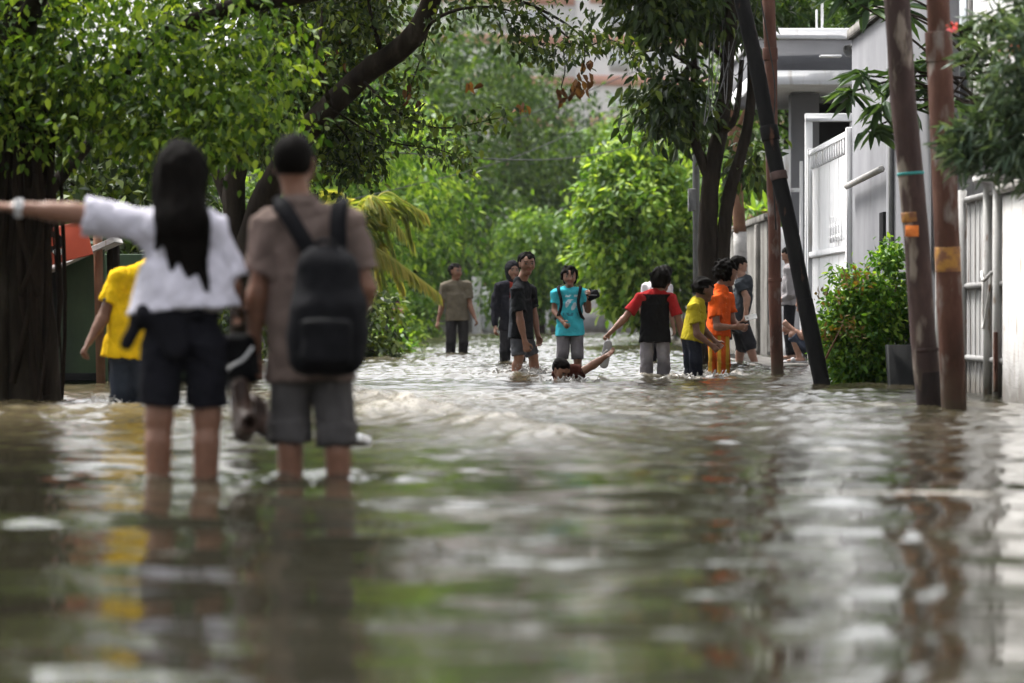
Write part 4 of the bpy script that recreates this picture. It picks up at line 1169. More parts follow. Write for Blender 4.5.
# lighter low trees left and centre in front of them
low = [(540, 116, 4.6, 'leaf_far', 'small light green tree between the headscarf woman and the boy in turquoise', 1.5),
       (412, 98, 6.4, 'leaf_far', 'light green feathery tree just right of and above the yellow palm', 1.7),
       (372, 84, 6.6, 'leaf_bright', 'light green bushy tree directly above the head of the yellow palm', 1.9),
       (330, 72, 6.4, 'leaf_far', 'mid green tree rising behind the shoulder of the backpack man', 1.7)]
for (px, d, H_, mt, lab, rr) in low:
    b = at(px, 340, d) * [1, 1, 0] + [0, 0, -.3]
    tree('garden_tree', lab, b, H_ * .85, [((0, 0, H_ * .62), (rr, rr, H_ * .3), 190), ((-rr * .3, -.3, H_ * .34), (rr * .8, rr * .7, H_ * .24), 110)], mt, (.20, .40), g, .12, 22, .26, False, group='smaller trees along the far street', drop=.8)
# tall tree row along the left and right, their crowns roofing the street out of the picture's top
for (x, d, H_, lab, mt) in ((-6.0, 46, 4.0, 'dark tree in the gloom behind the leaning tree and the stall', 'leaf_dark'), (-6.5, 62, 4.6, 'dark tree on the left, deep behind the yellow palm', 'leaf_far_dark')):
    tree('roadside_tree', lab, (x, d, -.3), H_ * .85, [((0, 0, H_ * .68), (2.6, 2.6, H_ * .28), 260), ((1.2, -.4, H_ * .36), (1.6, 1.6, H_ * .20), 120), ((.9, -.6, 1.6), (1.6, 1.2, 1.5), 110)], mt, (.16, .5), g, .2, 24, .26, False, group='trees behind the left wall')

# ---- yellowing palm
pc = at(352, 345, 58); pc[2] = -.3
r = empty('palm', pc, 'palm with arching yellow fronds just right of the backpack man', 'palm')
hub = at(352, 235, 58)
MB().tube(curve([pc, lerp(pc, hub, .5) + [.05, 0, 0], hub], 12), np.linspace(.13, .08, 12), 10, jit=.06).build('trunk', M['bark_brown'], r, True)
fr = [((385, 192), (418, 218)), ((375, 205), (398, 262)), ((388, 198), (424, 212)), ((392, 258), (438, 292)), ((370, 230), (390, 300)), ((362, 200), (392, 208)), ((340, 190), (320, 220)), ((380, 240), (402, 285)), ((330, 220), (312, 262)), ((395, 200), (412, 240)), ((372, 196), (402, 230)), ((362, 215), (380, 280))]
for k, (m, e) in enumerate(fr):
    dd = g.uniform(-.5, .4)
    cc = curve([hub, at(*m, 58 + dd * .6), at(*e, 58 + dd)], 26)
    mb = MB(); mb.tube(cc, np.linspace(.018, .004, 26), 5)
    T_ = nrm(np.gradient(cc, axis=0)); Ps, Ts, Ns, Ls = [], [], [], []
    for i in range(3, 26):
        for q in range(3):
            for sx in (-1, 1):
                sdv = nrm(np.cross(T_[i], [0, 0, 1])) * sx
                Ps.append(lerp(cc[i], cc[min(i + 1, 25)], q / 3)); Ts.append(nrm(T_[i] * .75 + sdv * .5 + np.array([0, 0, -.55]) + g.normal(size=3) * .12)); Ns.append(nrm(np.array([0, 0, 1.0]) + sdv * .3)); Ls.append(.46 * (1 - .5 * i / 26) * g.uniform(.8, 1.15))
    rib = mb.build('frond_rib', M['leaf_palm'], r, True, attrs={'rnd': np.full(mb.n, .8)})
    ky = (k % 4) * .16 + .3
    leaf_mesh('frond', M['leaf_palm'], r, np.array(Ps), np.array(Ts), np.array(Ns), np.array(Ls), .024, np.clip(ky + .18 * g.normal(size=len(Ps)), 0, 1), True, .35)

# ---- shrubs low on the left
for (px, d, rr, hz, mt, lab) in ((385, 70, .55, .75, 'leaf_bright', 'fresh green shrub at the water edge beside the crouching person in pink'), (372, 62, .5, .5, 'leaf_bush', 'dark green shrub low at the water edge under the yellow palm'),
                                 (350, 54, .7, 1.0, 'leaf_dark', 'dark shrub behind the backpack man at the left water edge'), (412, 96, .7, 1.2, 'leaf_far', 'leafy shrub far along the left water edge, behind the crouching person in pink'),
                                 (60, 40, .9, 1.5, 'leaf_dark', 'dark shrub in the gloom behind the fig tree trunk'), (170, 44, 1.0, 1.6, 'leaf_dark', 'dark shrub in the gloom behind the long haired woman'), (215, 50, .9, 1.5, 'leaf_far_dark', 'dark shrub between the long haired woman and the backpack man')):
    b = at(px, 350, d) * [1, 1, 0] + [0, 0, -.3]
    tree('shrub', lab, b, hz, [((0, 0, hz * .75), (rr, rr * .8, hz * .55), 80), ((.1, -.2, hz * .35), (rr * .9, rr * .7, hz * .3), 40)], mt, (.13, .45), g, .03, 22, .13, False, limbs=6)

# ---- clipped bush in front of the white gate
hb = at(868, 383, 35.2); hb[2] = -.3
r = empty('bush', hb, 'dense green bush with reddish young leaves at the foot of the white gate', 'bush')
B_ = lambda x, y, d=35.0: at(x, y, d)
mb = MB()
for k in range(12):
    e = B_(g.uniform(838, 905), g.uniform(265, 330)) + [0, g.normal() * .2, 0]
    branch_to(mb, hb + g.normal(size=3) * [.25, .15, 0], e, .018, .006, g, .06, 7, 5)
mb.build('stems', M['bark_brown'], r, True)
C = np.concatenate([blob(g, B_(868, 335), (.36, .34, .42), 150, .6, .15, 51), blob(g, B_(858, 362), (.33, .32, .25), 100, .6, .15, 52), blob(g, B_(885, 300), (.25, .3, .36), 80, .5, .2, 53), blob(g, B_(850, 290), (.16, .2, .2), 34, .4, .2, 54), blob(g, B_(890, 258), (.12, .15, .14), 14, .3, .2, 55), blob(g, B_(838, 325), (.13, .2, .22), 26, .4, .2, 56)])
P, T, N, tone = clump_leaves(g, C, 26, .062, .2); l = .066 * (.65 + .6 * g.random(len(P)))
leaf_mesh('foliage', M['leaf_bush'], r, P, T, N, l, l * .5, tone, True)
C = np.concatenate([B_(832, 318, 34.7) + g.normal(size=(8, 3)) * [.09, .1, .14], B_(862, 282, 34.7) + g.normal(size=(5, 3)) * [.08, .1, .08]])
P, T, N, tone = clump_leaves(g, C, 11, .045, -.5); leaf_mesh('young_leaves', M['leaf_young'], r, P, T, N, .06, .028, tone, True)

# ---- oleander hanging in from the right edge
ob = np.array([4.5, 24.5, -.3])
r = empty('oleander', ob, 'grey green narrow leaved oleander with pink flowers hanging in at the upper right', 'shrub')
O_ = lambda x, y, d=23.4: at(x, y, d)
mb = MB(); tips = []
mb.tube(curve([ob, ob + [-.05, 0, 1.4], ob + [-.2, -.2, 2.3], ob + [-.3, -.3, 3.2]], 14), np.linspace(.09, .05, 14), 9, jit=.08)
hubs = [(ob + [-.15, -.15, 2.0]), (ob + [-.25, -.25, 2.6]), (ob + [-.1, -.1, 1.5])]
ends_ = [(930, 145), (945, 165), (965, 112), (985, 72), (1000, 40), (1010, 150), (990, 175), (960, 60), (1018, 100), (975, 150), (1005, 120), (950, 130), (990, 20), (1020, 60), (1020, 180), (975, 95), (1040, 40), (1050, 120), (1060, 170), (1030, 10), (1000, -20), (1040, -50), (965, 30), (955, 160), (1005, 70), (985, 130), (935, 158)]
for i, e in enumerate(ends_):
    en = O_(*e, 23.4 + g.normal() * .3); st = hubs[i % 3]
    cc = curve([st, lerp(st, en, .5) + [0, 0, .12 + .1 * g.random()], en], 12); mb.tube(cc, np.linspace(.018, .005, 12), 5)
    tips.append(cc)
mb.build('stems', M['bark_dark'], r, True)
Ps, Ts, Ns = [], [], []
for cc in tips:
    for k in range(230):
        i = int(12 * (1 - g.random() ** 2.0 * .75)) - 1; i = max(2, min(11, i))
        P_ = cc[i] + g.normal(size=3) * .05
        t = nrm(nrm(cc[i] - cc[i - 1]) * .8 + g.normal(size=3) * .7)
        Ps.append(P_); Ts.append(t); Ns.append(nrm(g.normal(size=3) * .5 + [0, 0, 1]))
n = len(Ps); l = .135 * (.6 + .6 * g.random(n))
leaf_mesh('leaves', M['leaf_oleander'], r, np.array(Ps), np.array(Ts), np.array(Ns), l, l * .17, np.clip(.48 + .22 * g.normal(size=n), 0, 1), True, .2)
for x, y, k in ((1008, 50, 5), (1017, 48, 4), (952, 26, 4)):
    P, T, N, tone = clump_leaves(g, O_(x, y, 23.2) + g.normal(size=(k, 3)) * [.022, .03, .016], 6, .013, -.4); leaf_mesh('flower', M['flower'], r, P, T, N, .019, .016, tone, True)

# ---- frangipani leaning over the wall behind the rusty poles
fg = np.array([4.35, 32.5, -.3])
r = empty('frangipani', fg, 'frangipani with long dark green leaves over the grey wall behind the poles', 'tree')
G_ = lambda x, y, d=33: at(x, y, d)
mb = MB(); Ps, Ts, Ns = [], [], []
mb.tube(curve([fg, fg + [.0, 0, 1.5], fg + [-.1, 0, 2.3], fg + [-.3, 0, 3.0]], 12), np.linspace(.09, .06, 12), 9, jit=.06)
for (x, y) in ((862, 75), (880, 105), (850, 92), (872, 128), (905, 70), (925, 90), (912, 110), (895, 85), (868, 5), (845, -5), (885, -12), (930, 60), (948, 100), (920, 60), (960, 30), (900, 10)):
    en = G_(x, y, 33 + g.normal() * .3); st = fg + np.array([-.2, 0, 2.5 + .6 * g.random()])
    cc = curve([st, lerp(st, en, .55) + [0, 0, .1], en], 10); mb.tube(cc, np.linspace(.016, .008, 10), 6)
    for k in range(19):
        a0 = g.random() * 6.28
        t = np.array([math.cos(a0), math.sin(a0) * .8, g.uniform(-.7, .35)])
        Ps.append(en + g.normal(size=3) * .03); Ts.append(t); Ns.append([g.normal() * .3, g.normal() * .3, 1.0])
mb.build('stems', M['bark_dark'], r, True)
n = len(Ps); l = .27 * (.65 + .5 * g.random(n))
leaf_mesh('leaves', M['leaf_plumeria'], r, np.array(Ps), np.array(Ts), np.array(Ns), l, l * .24, np.clip(.45 + .2 * g.normal(size=n), 0, 1), True, .3)

# ================================================================== BUILT THINGS
# ---- right hand side: grey compound wall, parallel to the street
XW = 3.62
wl = empty('compound_wall', (XW, 38, 0), 'tall light grey plastered compound wall behind the bush and rusty poles', 'wall')
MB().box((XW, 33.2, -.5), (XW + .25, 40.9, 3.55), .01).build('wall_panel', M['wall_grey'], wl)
MB().box((XW - .05, 33.15, 3.553), (XW + .3, 40.95, 3.66), .01).build('coping', M['concrete'], wl)
MB().box((XW - .04, 36.35, -.5), (XW + .1, 36.75, 3.5), .01).build('pilaster', M['wall_grey'], wl)
MB().box((XW - .03, 37.15, 1.15), (XW + .05, 37.55, 1.62), .005).build('vent_slot', M['dark_opening'], wl)
MB().tube([(XW - .08, 36.8, 2.02), (XW - .08, 40.6, 1.98)], .035, 8).build('pipe', M['worn_white'], wl, True)
MB().tube([(XW - .04, 36.3, -.4), (XW - .04, 36.3, 3.4)], .022, 8).build('downpipe', M['wire_grey'], wl, True)

hs = empty('house', (XW + .6, 34, 0), 'pale rendered house wall rising behind the grey compound wall and poles', 'house')
MB().box((XW + .7, 12.5, -.4), (XW + 6, 39.9, 5.6), .01).build('wall', M['wall_pale'], hs)  # unseen near stretch of the house, extended to block side light
MB().box((XW + .35, 12.1, 5.603), (XW + 6.3, 40.3, 5.8), .01).build('roof', M['concrete'], hs)
for y0 in (31.4, 36.0):
    w_ = MB().box((XW + .66, y0, 2.6), (XW + .74, y0 + 1.2, 3.9), .005).build('window', M['worn_white'], hs)
    MB().box((XW + .645, y0 + .08, 2.68), (XW + .655, y0 + 1.12, 3.82)).build('pane', M['apt_glass'], w_)

# slatted grey metal fence with white pipes
fc = empty('metal_fence', (XW + .1, 31, 0), 'grey slatted metal fence with horizontal rails behind the rusty poles', 'fence')
mb = MB()
for y0 in np.arange(28.72, 33.1, .15):
    mb.box((XW + .10 + g.normal() * .003, y0, -.45), (XW + .125, y0 + .138, 1.55), .004)
mb.build('slat_panel', M['fence_grey'], fc)
for z in (.28, .86, 1.56):
    MB().tube([(XW + .07, 28.7, z), (XW + .07, 33.15, z)], .026, 8).build('rail', M['fence_grey'], fc, True)
for y0 in (28.95, 29.55, 31.2, 32.9):
    MB().tube([(XW + .04, y0, -.45), (XW + .04, y0, 1.64)], .036, 10).build('post', M['worn_white'], fc, True)
lt = MB()
lt.tube(curve([(XW - .0, 28.95, .95), (XW - .03, 29.25, .89), (XW - .0, 29.6, .96)], 8), .014, 6)
lt.tube(curve([(XW - .0, 29.0, .93), (XW - .03, 29.25, .52), (XW - .0, 29.5, .93)], 10), .012, 6)
lt.build('latch_bracket', M['worn_white'], fc, True)
MB().box((XW - .06, 28.75, 1.645), (XW + .16, 29.7, 1.70), .01).build('top_plate', M['worn_white'], fc)
MB().box((XW + .0, 28.84, .05), (XW + .03, 28.89, .5), .004).build('rust_strip', M['rust'], fc)
gp = empty('street_wall', (XW + .2, 28, 0), 'whitewashed street wall ending at the right edge beside the slatted fence', 'wall')
MB().box((XW + .02, 8.0, -.45), (XW + .5, 28.5, 1.52), .02).build('wall_panel', M['worn_white'], gp)  # runs on toward the camera out of view, extended to block side light
MB().box((XW - .03, 7.95, 1.523), (XW + .55, 28.55, 1.60), .02).build('coping', M['concrete'], gp)
MB().box((XW + .06, 28.503, -.45), (XW + .3, 28.68, 1.45), .01).build('gap_jamb', M['dark_opening'], gp)

# ---- white street gate
gt = empty('street_gate', (XW, 42.5, 0), 'tall white slatted metal gate standing ajar beside the grey gatehouse column', 'gate')
y0, y1 = 41.0, 46.2
mb = MB()
for y in np.arange(y0, y1, .16):
    mb.box((XW - .012 + .004 * ((y * 7) % 1), y + .01, -.3), (XW + .02, y + .15, 2.36), .006)
mb.build('slat_panel', M['white_paint'], gt)
for z in (.25, 1.3, 2.52):
    MB().box((XW - .05, y0, z), (XW - .013, y1, z + .07), .006).build('rail', M['white_paint'], gt)
for y in np.arange(y0, y1, .32): MB().box((XW - .045, y + .1, 2.363), (XW + .0, y + .19, 2.517), .004).build('picket_top', M['white_paint'], gt)

for y in (y0 - .1, y1 + .003):
    MB().box((XW - .06, y, -.4), (XW + .05, y + .097, 2.62), .008).build('post', M['white_paint'], gt)
mb = MB()
for i in range(5):
    y = 41.35 + i * .34
    mb.box((XW - .085, y, 1.42), (XW - .055, y + .05, 1.70), .004); mb.box((XW - .085, y + .053, 1.58), (XW - .055, y + .2, 1.63), .004); mb.box((XW - .085, y + .053, 1.46), (XW - .055, y + .2, 1.50), .004)
mb.build('bracket', M['white_paint'], gt)
# second gate frame further on
gf = empty('gate_frame', (XW, 47, 0), 'open white steel frame rising above the far end of the slatted gate', 'gate frame')
for x in (XW - .03, XW + .52):
    MB().box((x, 47.0, -.3), (x + .09, 47.08, 2.98), .006).build('post', M['white_paint'], gf)
MB().box((XW - .03, 46.98, 2.983), (XW + .61, 47.1, 3.08), .006).build('lintel', M['white_paint'], gf)
sg = empty('side_gate', (3.6, 50, 0), 'narrow white ladder like gate leaf in front of the grey gatehouse column', 'gate')
MB().box((3.50, 49.6, -.2), (3.60, 49.66, 2.75), .005).build('upright', M['white_paint'], sg)
MB().box((3.72, 49.6, -.2), (3.76, 49.66, 2.6), .005).build('upright', M['white_paint'], sg)
MB().box((3.40, 49.68, -.2), (3.548, 49.72, 1.75), .005).build('panel', M['white_paint'], sg)
for z in (.35, 1.0, 1.62, 2.2):
    MB().box((3.603, 49.61, z), (3.717, 49.65, z + .05), .003).build('rung', M['white_paint'], sg)

# ---- gatehouse
gh = empty('gatehouse', (3.9, 49.5, 0), 'light grey gatehouse with a flat white edged canopy on a square column', 'gatehouse')
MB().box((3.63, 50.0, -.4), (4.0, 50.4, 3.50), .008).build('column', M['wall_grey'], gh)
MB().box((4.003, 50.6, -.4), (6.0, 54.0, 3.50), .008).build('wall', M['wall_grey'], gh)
MB().box((4.03, 50.56, .2), (4.9, 50.597, 3.40), .004).build('doorway', M['dark_opening'], gh)
cn = MB().box((3.10, 48.6, 3.71), (6.4, 54.4, 4.10), .01).build('canopy', M['wall_grey'], gh)
MB().box((3.06, 48.56, 3.52), (6.45, 54.45, 3.707), .01).build('canopy_edge', M['white_paint'], cn)
MB().box((3.06, 48.56, 4.103), (6.45, 54.45, 4.24), .01).build('canopy_top', M['white_paint'], cn)
MB().tube([(3.95, 48.9, 4.2), (3.95, 48.9, 5.6)], .018, 6).build('rod', M['white_paint'], gh, True)
MB().tube([(3.88, 48.9, 4.2), (3.88, 48.9, 4.5)], .014, 6).build('rod', M['white_paint'], gh, True)
sp = empty('floodlight', (4.30, 48.45, 3.95), 'small grey floodlight fixed to the front of the gatehouse canopy', 'floodlight')
f = Field(np.array([3.8, 48.0, 3.5]), np.array([4.7, 48.8, 4.3]), .012)
f.cap((4.22, 48.30, 3.93), (4.36, 48.42, 3.99), .085, .05, flat=True); f.cap((4.19, 48.27, 3.92), (4.24, 48.31, 3.94), .07, carve=True)
V, Q_ = f.mesh(); mesh_obj('lamp_head', V, [Q_], M['wire_grey'], sp, True)
MB().box((3.88, 48.3, 3.86), (4.15, 48.5, 3.885), .005).build('bracket', M['white_paint'], sp)
MB().tube([(4.34, 48.40, 3.97), (4.38, 48.59, 3.85)], .02, 6).build('arm', M['wire_grey'], sp, True)

# ---- old concrete wall past the gatehouse
cw = empty('boundary_wall', (3.75, 70, 0), 'stained old concrete boundary wall beyond the gatehouse behind the whitewashed trunk', 'wall')
MB().box((3.75, 56.5, -.4), (3.95, 100, 2.0), .01).build('wall_panel', M['concrete'], cw)
MB().box((3.70, 56.45, 2.003), (4.0, 100, 2.1), .01).build('coping', M['concrete'], cw)
for y in np.arange(58, 100, 4.2): MB().box((3.68, y, -.4), (3.747, y + .3, 1.98), .01).build('buttress', M['concrete'], cw)
# end wall across the street
ew = empty('end_wall', (0, 120, 0), 'pale grey garden wall with posts closing the far end of the street', 'wall')
MB().box((-.2, 120, -.4), (6.5, 120.25, 1.35), .01).build('wall_panel', M['fence_grey'], ew)
MB().box((-6.5, 120, -.4), (-1.25, 120.25, 1.5), .01).build('wall_panel', M['concrete'], ew)
for x in (-1.24, -.50, .9, 1.5, 3.0): MB().box((x, 119.7, -.4), (x + .28, 119.997, 1.75), .01).build('post', M['wall_pale'], ew)
eg = empty('garden_gate', (-.7, 119.9, 0), 'pale lilac-white gate panel in the distant end wall', 'gate')
MB().box((-.94, 119.85, -.3), (-.52, 119.93, 1.42), .01).build('panel', M['white_paint'], eg)
MB().box((-.94, 119.80, .5), (-.52, 119.847, .56), .005).build('rail', M['white_paint'], eg)
MB().box((-.62, 119.80, .75), (-.58, 119.847, .95), .005).build('handle', M['wire_grey'], eg)
# ---- ramp in front of the gate
rp = MB().box((2.95, 45.6, -.4), (3.56, 57, .03), .02).build('driveway_ramp', M['concrete'])
tag(rp, 'wet concrete driveway ramp rising from the water by the gate', None, None, 'structure')

# ---- left side
st = empty('roadside_stall', (-4, 35.5, 0), 'makeshift stall with dark green panel and pale slanting eave by the fig tree', 'stall')
L_ = lambda x, y, d=35.2: at(x, y, d)
a, b = L_(57, 376), L_(104, 250)
MB().box((a[0], 35.2, -.1), (b[0], 35.26, 1.28), .005).build('panel', M['green_panel'], st)
MB().box((a[0] - .02, 35.14, .02), (b[0], 35.197, .09), .004).build('bottom_rail', M['grey_shed'], st)
MB().box((a[0] - 1.2, 35.27, -.3), (a[0] - .003, 35.33, 1.5), .005).build('side_panel', M['dark_opening'], st)  # near-black backdrop: shade behind the fig trunk put into its colour
mb = MB(); mb.box((-.40, -.03, -.03), (.40, .75, .02), .004, rot=rotm((0, 1, 0), -24)); eave = np.concatenate(mb.V)
mb2 = MB(); mb2.add(eave + L_(74, 257, 34.9), mb.F4[0], mb.F3[0]); mb2.build('eave', M['worn_white'], st)
MB().tube([L_(101, 385, 35.0), L_(97, 205, 35.0)], .045, 8).build('post', M['bark_brown'], st, True)
for x in (112, 118): MB().tube([L_(x, 385, 35.6), L_(x - 2, 235, 35.6)], .035, 8).build('post', M['bark_dark'], st, True)
MB().box((a[0] - 1.2, 36.4, -.3), (b[0] + .7, 36.5, 1.2), .01).build('back_panel', M['green_panel'], st)

sn = empty('sign_board', L_(62, 245, 34.6), 'orange-red sign board with a dark disc and white blot by the stall', 'sign')
A = rotm((0, 1, 0), -14)
c = L_(62, 244, 34.6)
MB().box(c - [.25, .02, .16], c + [.25, .02, .16], .006, rot=A).build('board', M['red_board'], sn)
th = np.linspace(0, 6.283, 28, endpoint=False)
def disc(c, rx, rz, y, nm, mt):
    V = np.concatenate([[c + [0, y, 0]], np.stack([c[0] + rx * np.cos(th), np.full(28, c[1] + y), c[2] + rz * np.sin(th)], 1)])
    mesh_obj(nm, V, [np.stack([np.zeros(28, int), 1 + np.arange(28), 1 + (np.arange(28) + 1) % 28], 1)], mt, sn)
disc(c + [-.09, 0, .02], .10, .095, -.026, 'dark_disc', M['dark_opening'])
disc(c + [-.03, 0, -.07], .05, .032, -.030, 'white_blot', M['paper'])
disc(c + [-.09, 0, .02], .045, .04, -.029, 'inner_disc', M['red_board'])
s2 = empty('sign_board', L_(80, 245, 34.7), 'small orange-red panel just right of the larger sign board', 'sign')
c = L_(79, 243, 34.75)
MB().box(c - [.07, .012, .06], c + [.07, .012, .06], .005, rot=A).build('board', M['red_board'], s2)
MB().box(c - [.055, .018, .012], c + [.03, .0125, .006], .0, rot=A, piv=c).build('dark_bar', M['dark_opening'], s2)

lw = empty('garden_wall', (-4.6, 60, 0), 'low dark mossy wall along the left edge of the flooded street', 'wall')
MB().box((-4.75, 39.5, -.4), (-4.6, 108, 1.1), .01).build('wall_panel', M['concrete'], lw)
MB().box((-4.8, 39.45, 1.103), (-4.55, 108, 1.2), .01).build('coping', M['concrete'], lw)

# ---- steel poles
def pole(label, p0, p1, r0, mat, parts, r1=None, step=None):
    base = np.array(p0); r = empty('steel_pole', base, label, 'pole', None)
    ax = p1 - p0; n = 26
    t = np.linspace(0, 1, n)[:, None]
    pts = p0 + ax * t
    rad = np.full(n, r0)
    if r1: rad = np.linspace(r0, r1, n)
    pts = pts + np.stack([.006 * np.sin(np.arange(n) * .9 + p0[0] * 7), .0 * np.arange(n), .0 * np.arange(n)], 1)
    MB().tube(pts, rad, 16, jit=.03).build('shaft', M[mat], r, True)
    for (nm, z0, z1, k, mt) in parts:
        u0, u1 = (z0 - p0[2]) / ax[2], (z1 - p0[2]) / ax[2]
        MB().tube([p0 + ax * u0, p0 + ax * (u0 + .001), p0 + ax * (u1 - .001), p0 + ax * u1], [r0 * (k - .02), r0 * k, r0 * k, r0 * (k - .02)], 16, jit=.01).build(nm, M[mt], r, True)
    return r
def ext(a, b, z0, z1):
    d = b - a
    return a + d * ((z0 - a[2]) / d[2]), a + d * ((z1 - a[2]) / d[2])
p0, p1 = ext(at(930, 408, 26), at(896, 0, 26), -.4, 5.2)
zz = lambda y, d: CH - (y - HY) / F * d
pl = pole('dark rusty steel pole leaning left with teal string and orange sticker', p0, p1, .088, 'rust_dark', [('coupling', zz(352, 26), zz(348, 26), 1.05, 'rust_dark'), ('string', zz(175, 26), zz(172, 26), 1.07, 'teal'), ('black_foot', -.4, zz(372, 26), 1.02, 'rust_black'), ('worn_band', zz(222, 26), zz(212, 26), 1.015, 'yellow_band')])
cst = at(912, 231, 25.9); MB().box(cst - [.045, .004, .038], cst + [.045, .004, .038], .002).build('sticker', M['orange_board'], pl)
p0, p1 = ext(at(954, 408, 25.6), at(937, 0, 25.6), -.4, 5.2)
pole('straight rust-brown steel pole with a yellow painted band', p0, p1, .078, 'rust', [('coupling', zz(62, 25.6), zz(32, 25.6), 1.18, 'rust'), ('lower_sleeve', -.4, zz(60, 25.6), 1.10, 'rust'), ('paint_band', zz(272, 25.6), zz(247, 25.6), 1.125, 'yellow_band')])
p0, p1 = ext(at(777, 375, 39.6), at(769, 0, 39.6), -.4, 5.5)
pole('slim rusty steel pole standing in the water beside the boy in orange', p0, p1, .066, 'rust', [('coupling', zz(60, 39.6), zz(48, 39.6), 1.2, 'rust'), ('joint', zz(282, 39.6), zz(278, 39.6), 1.1, 'rust')])
p0, p1 = ext(at(822, 384, 34), at(742, 0, 34.6), -.4, 5.2)
pl = pole('black painted pole slanting steeply to the left in front of the white gate', p0, p1, .070, 'black_paint', [('clamp', zz(140, 34.3), zz(126, 34.3), 1.2, 'black_paint'), ('band', zz(180, 34.3), zz(172, 34.3), 1.12, 'rust_dark'), ('sleeve', -.4, zz(300, 34.1), 1.06, 'black_paint')])

# utility pole with cables in the dark tree
up_ = empty('utility_pole', at(700, 365, 47.5) * [1, 1, 0], 'thin grey steel utility pole half hidden in the dark forked tree', 'pole')
MB().tube([at(697, 380, 47.3), at(695, -60, 47.3)], .045, 10).build('shaft', M['wire_grey'], up_, True)
MB().box(at(692, 200, 47.2) - [.05, .05, .14], at(692, 200, 47.2) + [.05, .05, .14], .01).build('meter_box', M['wire_grey'], up_)
cb2 = empty('cable_bundle', at(712, 100, 45.4), 'loose tangle of grey cables hanging in the dark forked tree', 'cables')
for k in range(8):
    x0, x1 = g.uniform(705, 725), g.uniform(722, 760); y0_, y1_ = g.uniform(-20, 60), g.uniform(40, 150)
    mb = MB(); mb.tube(curve([at(x0, y0_ - 30, 45.3), at((x0 + x1) / 2 - g.uniform(0, 22), max(y0_, y1_) + g.uniform(0, 40), 45.1 + g.normal() * .1), at(x1, y1_ - 50, 45.3)], 18), .005, 5)
    mb.build('cable', M['wire_grey' if k % 2 else 'wire'], cb2, True)
mb = MB()
mb.tube(curve([at(757, -20, 39.3), at(768, 40, 39.3), at(775, 90, 39.3), at(772, 150, 39.4), at(776, 230, 39.4)], 20), .008, 5)
tag(mb.build('hanging_cable', M['wire'], None, True, loc=at(757, -20, 39.3)), 'black cable trailing down the slim rusty steel pole', 'cable')

# wires over the street
for (a_, b_, sag, lab) in ((at(150, 190, 62), at(660, 62, 88), .5, 'thin overhead wire dipping across the distant trees from left to right'), (at(330, 205, 66), at(645, 98, 92), .3, 'thin overhead wire running below the longest one across the distant trees'),
                           (at(380, 152, 60), at(700, 130, 80), .35, 'thin nearly level overhead wire in front of the distant trees')):
    m = (a_ + b_) / 2 - [0, 0, sag]
    o = MB().tube(curve([a_, m, b_], 30), .012, 5).build('overhead_wire', M['wire'], None, True, loc=a_)
    tag(o, lab, 'wire', 'wires over the street')

# planter behind the poles
pt = empty('planter', at(905, 384, 34), 'dark grey square planter tub half behind the leaning rusty pole', 'planter')
c = at(906, 384, 34.0)
mb = MB(); lo_, hi_ = .13, .17
V = []
for (h_, z) in ((lo_, -.3), (hi_, .36), (hi_ - .02, .36), (hi_ - .03, .30)):
    V += [[c[0] + sx * h_, c[1] + sy * h_, z] for sx, sy in ((-1, -1), (1, -1), (1, 1), (-1, 1))]
fq = []
for k in range(3):
    for i in range(4): fq.append([k * 4 + i, k * 4 + (i + 1) % 4, k * 4 + 4 + (i + 1) % 4, k * 4 + 4 + i])
mb.add(V, fq); mb.build('tub', M['grey_shed'], pt)
MB().box(c + [-hi_ + .035, -hi_ + .035, .0 - c[2] + .25], c + [hi_ - .035, hi_ - .035, .303 - c[2]], 0).build('soil', M['soil'], pt)

# ---- apartment block far beyond the trees
ap = empty('apartment_block', (8, 300, 0), 'large white apartment block with terracotta bands, hazy beyond the trees', 'apartment building')
ang = 24
A = rotm((0, 0, 1), ang)
corner = np.array([(592 - CX) / F * 300, 300, 0])
def apb(lo, hi, name, mat, parent=ap):
    mb = MB(); mb.box(lo, hi, 0); V = np.concatenate(mb.V) @ A.T + corner
    return MB().add(V, mb.F4[0]).build(name, mat, parent)
apb((0, 0, -.3), (24, 16, 40), 'wing', M['apt_white'])
apb((-26, 3.0, -.3), (-.01, 18, 40), 'wing', M['apt_white'])
for i, z in enumerate(np.arange(2.4, 39, 3.2)):
    apb((-.2, -.25, z), (24.2, -.01, z + .75), 'band', M['apt_band'])
    apb((-26.2, 2.75, z), (-.22, 2.99, z + .75), 'band', M['apt_band'])
    if 12 < z < 34:
        for x in np.arange(1.5, 22, 3.4):
            apb((x, -.08, z + 1.1), (x + 1.7, -.012, z + 2.6), 'window', M['apt_glass'])
        for x in np.arange(-24.5, -2, 3.4):
            apb((x, 2.92, z + 1.1), (x + 1.7, 2.988, z + 2.6), 'window', M['apt_glass'])

# floating scrap
fs_ = empty('polystyrene_scrap', at(358, 441, 19.3), 'small white scrap of polystyrene floating behind the legs of the backpack man', 'litter')
f = Field(at(358, 441, 19.3) - .2, at(358, 441, 19.3) + .2, .008)
f.rbox(at(358, 441, 19.3) + [0, 0, .005], rotm((0, 0, 1), 25) @ rotm((1, 0, 0), 12), np.array([.05, .06, .022]), .012)
f.D = f.D + .006 * sines(f.grid(), 60, 4).astype(np.float32)
V, Q_ = f.mesh(); mesh_obj('scrap_body', V, [Q_], M['foam_plastic'], fs_, True)

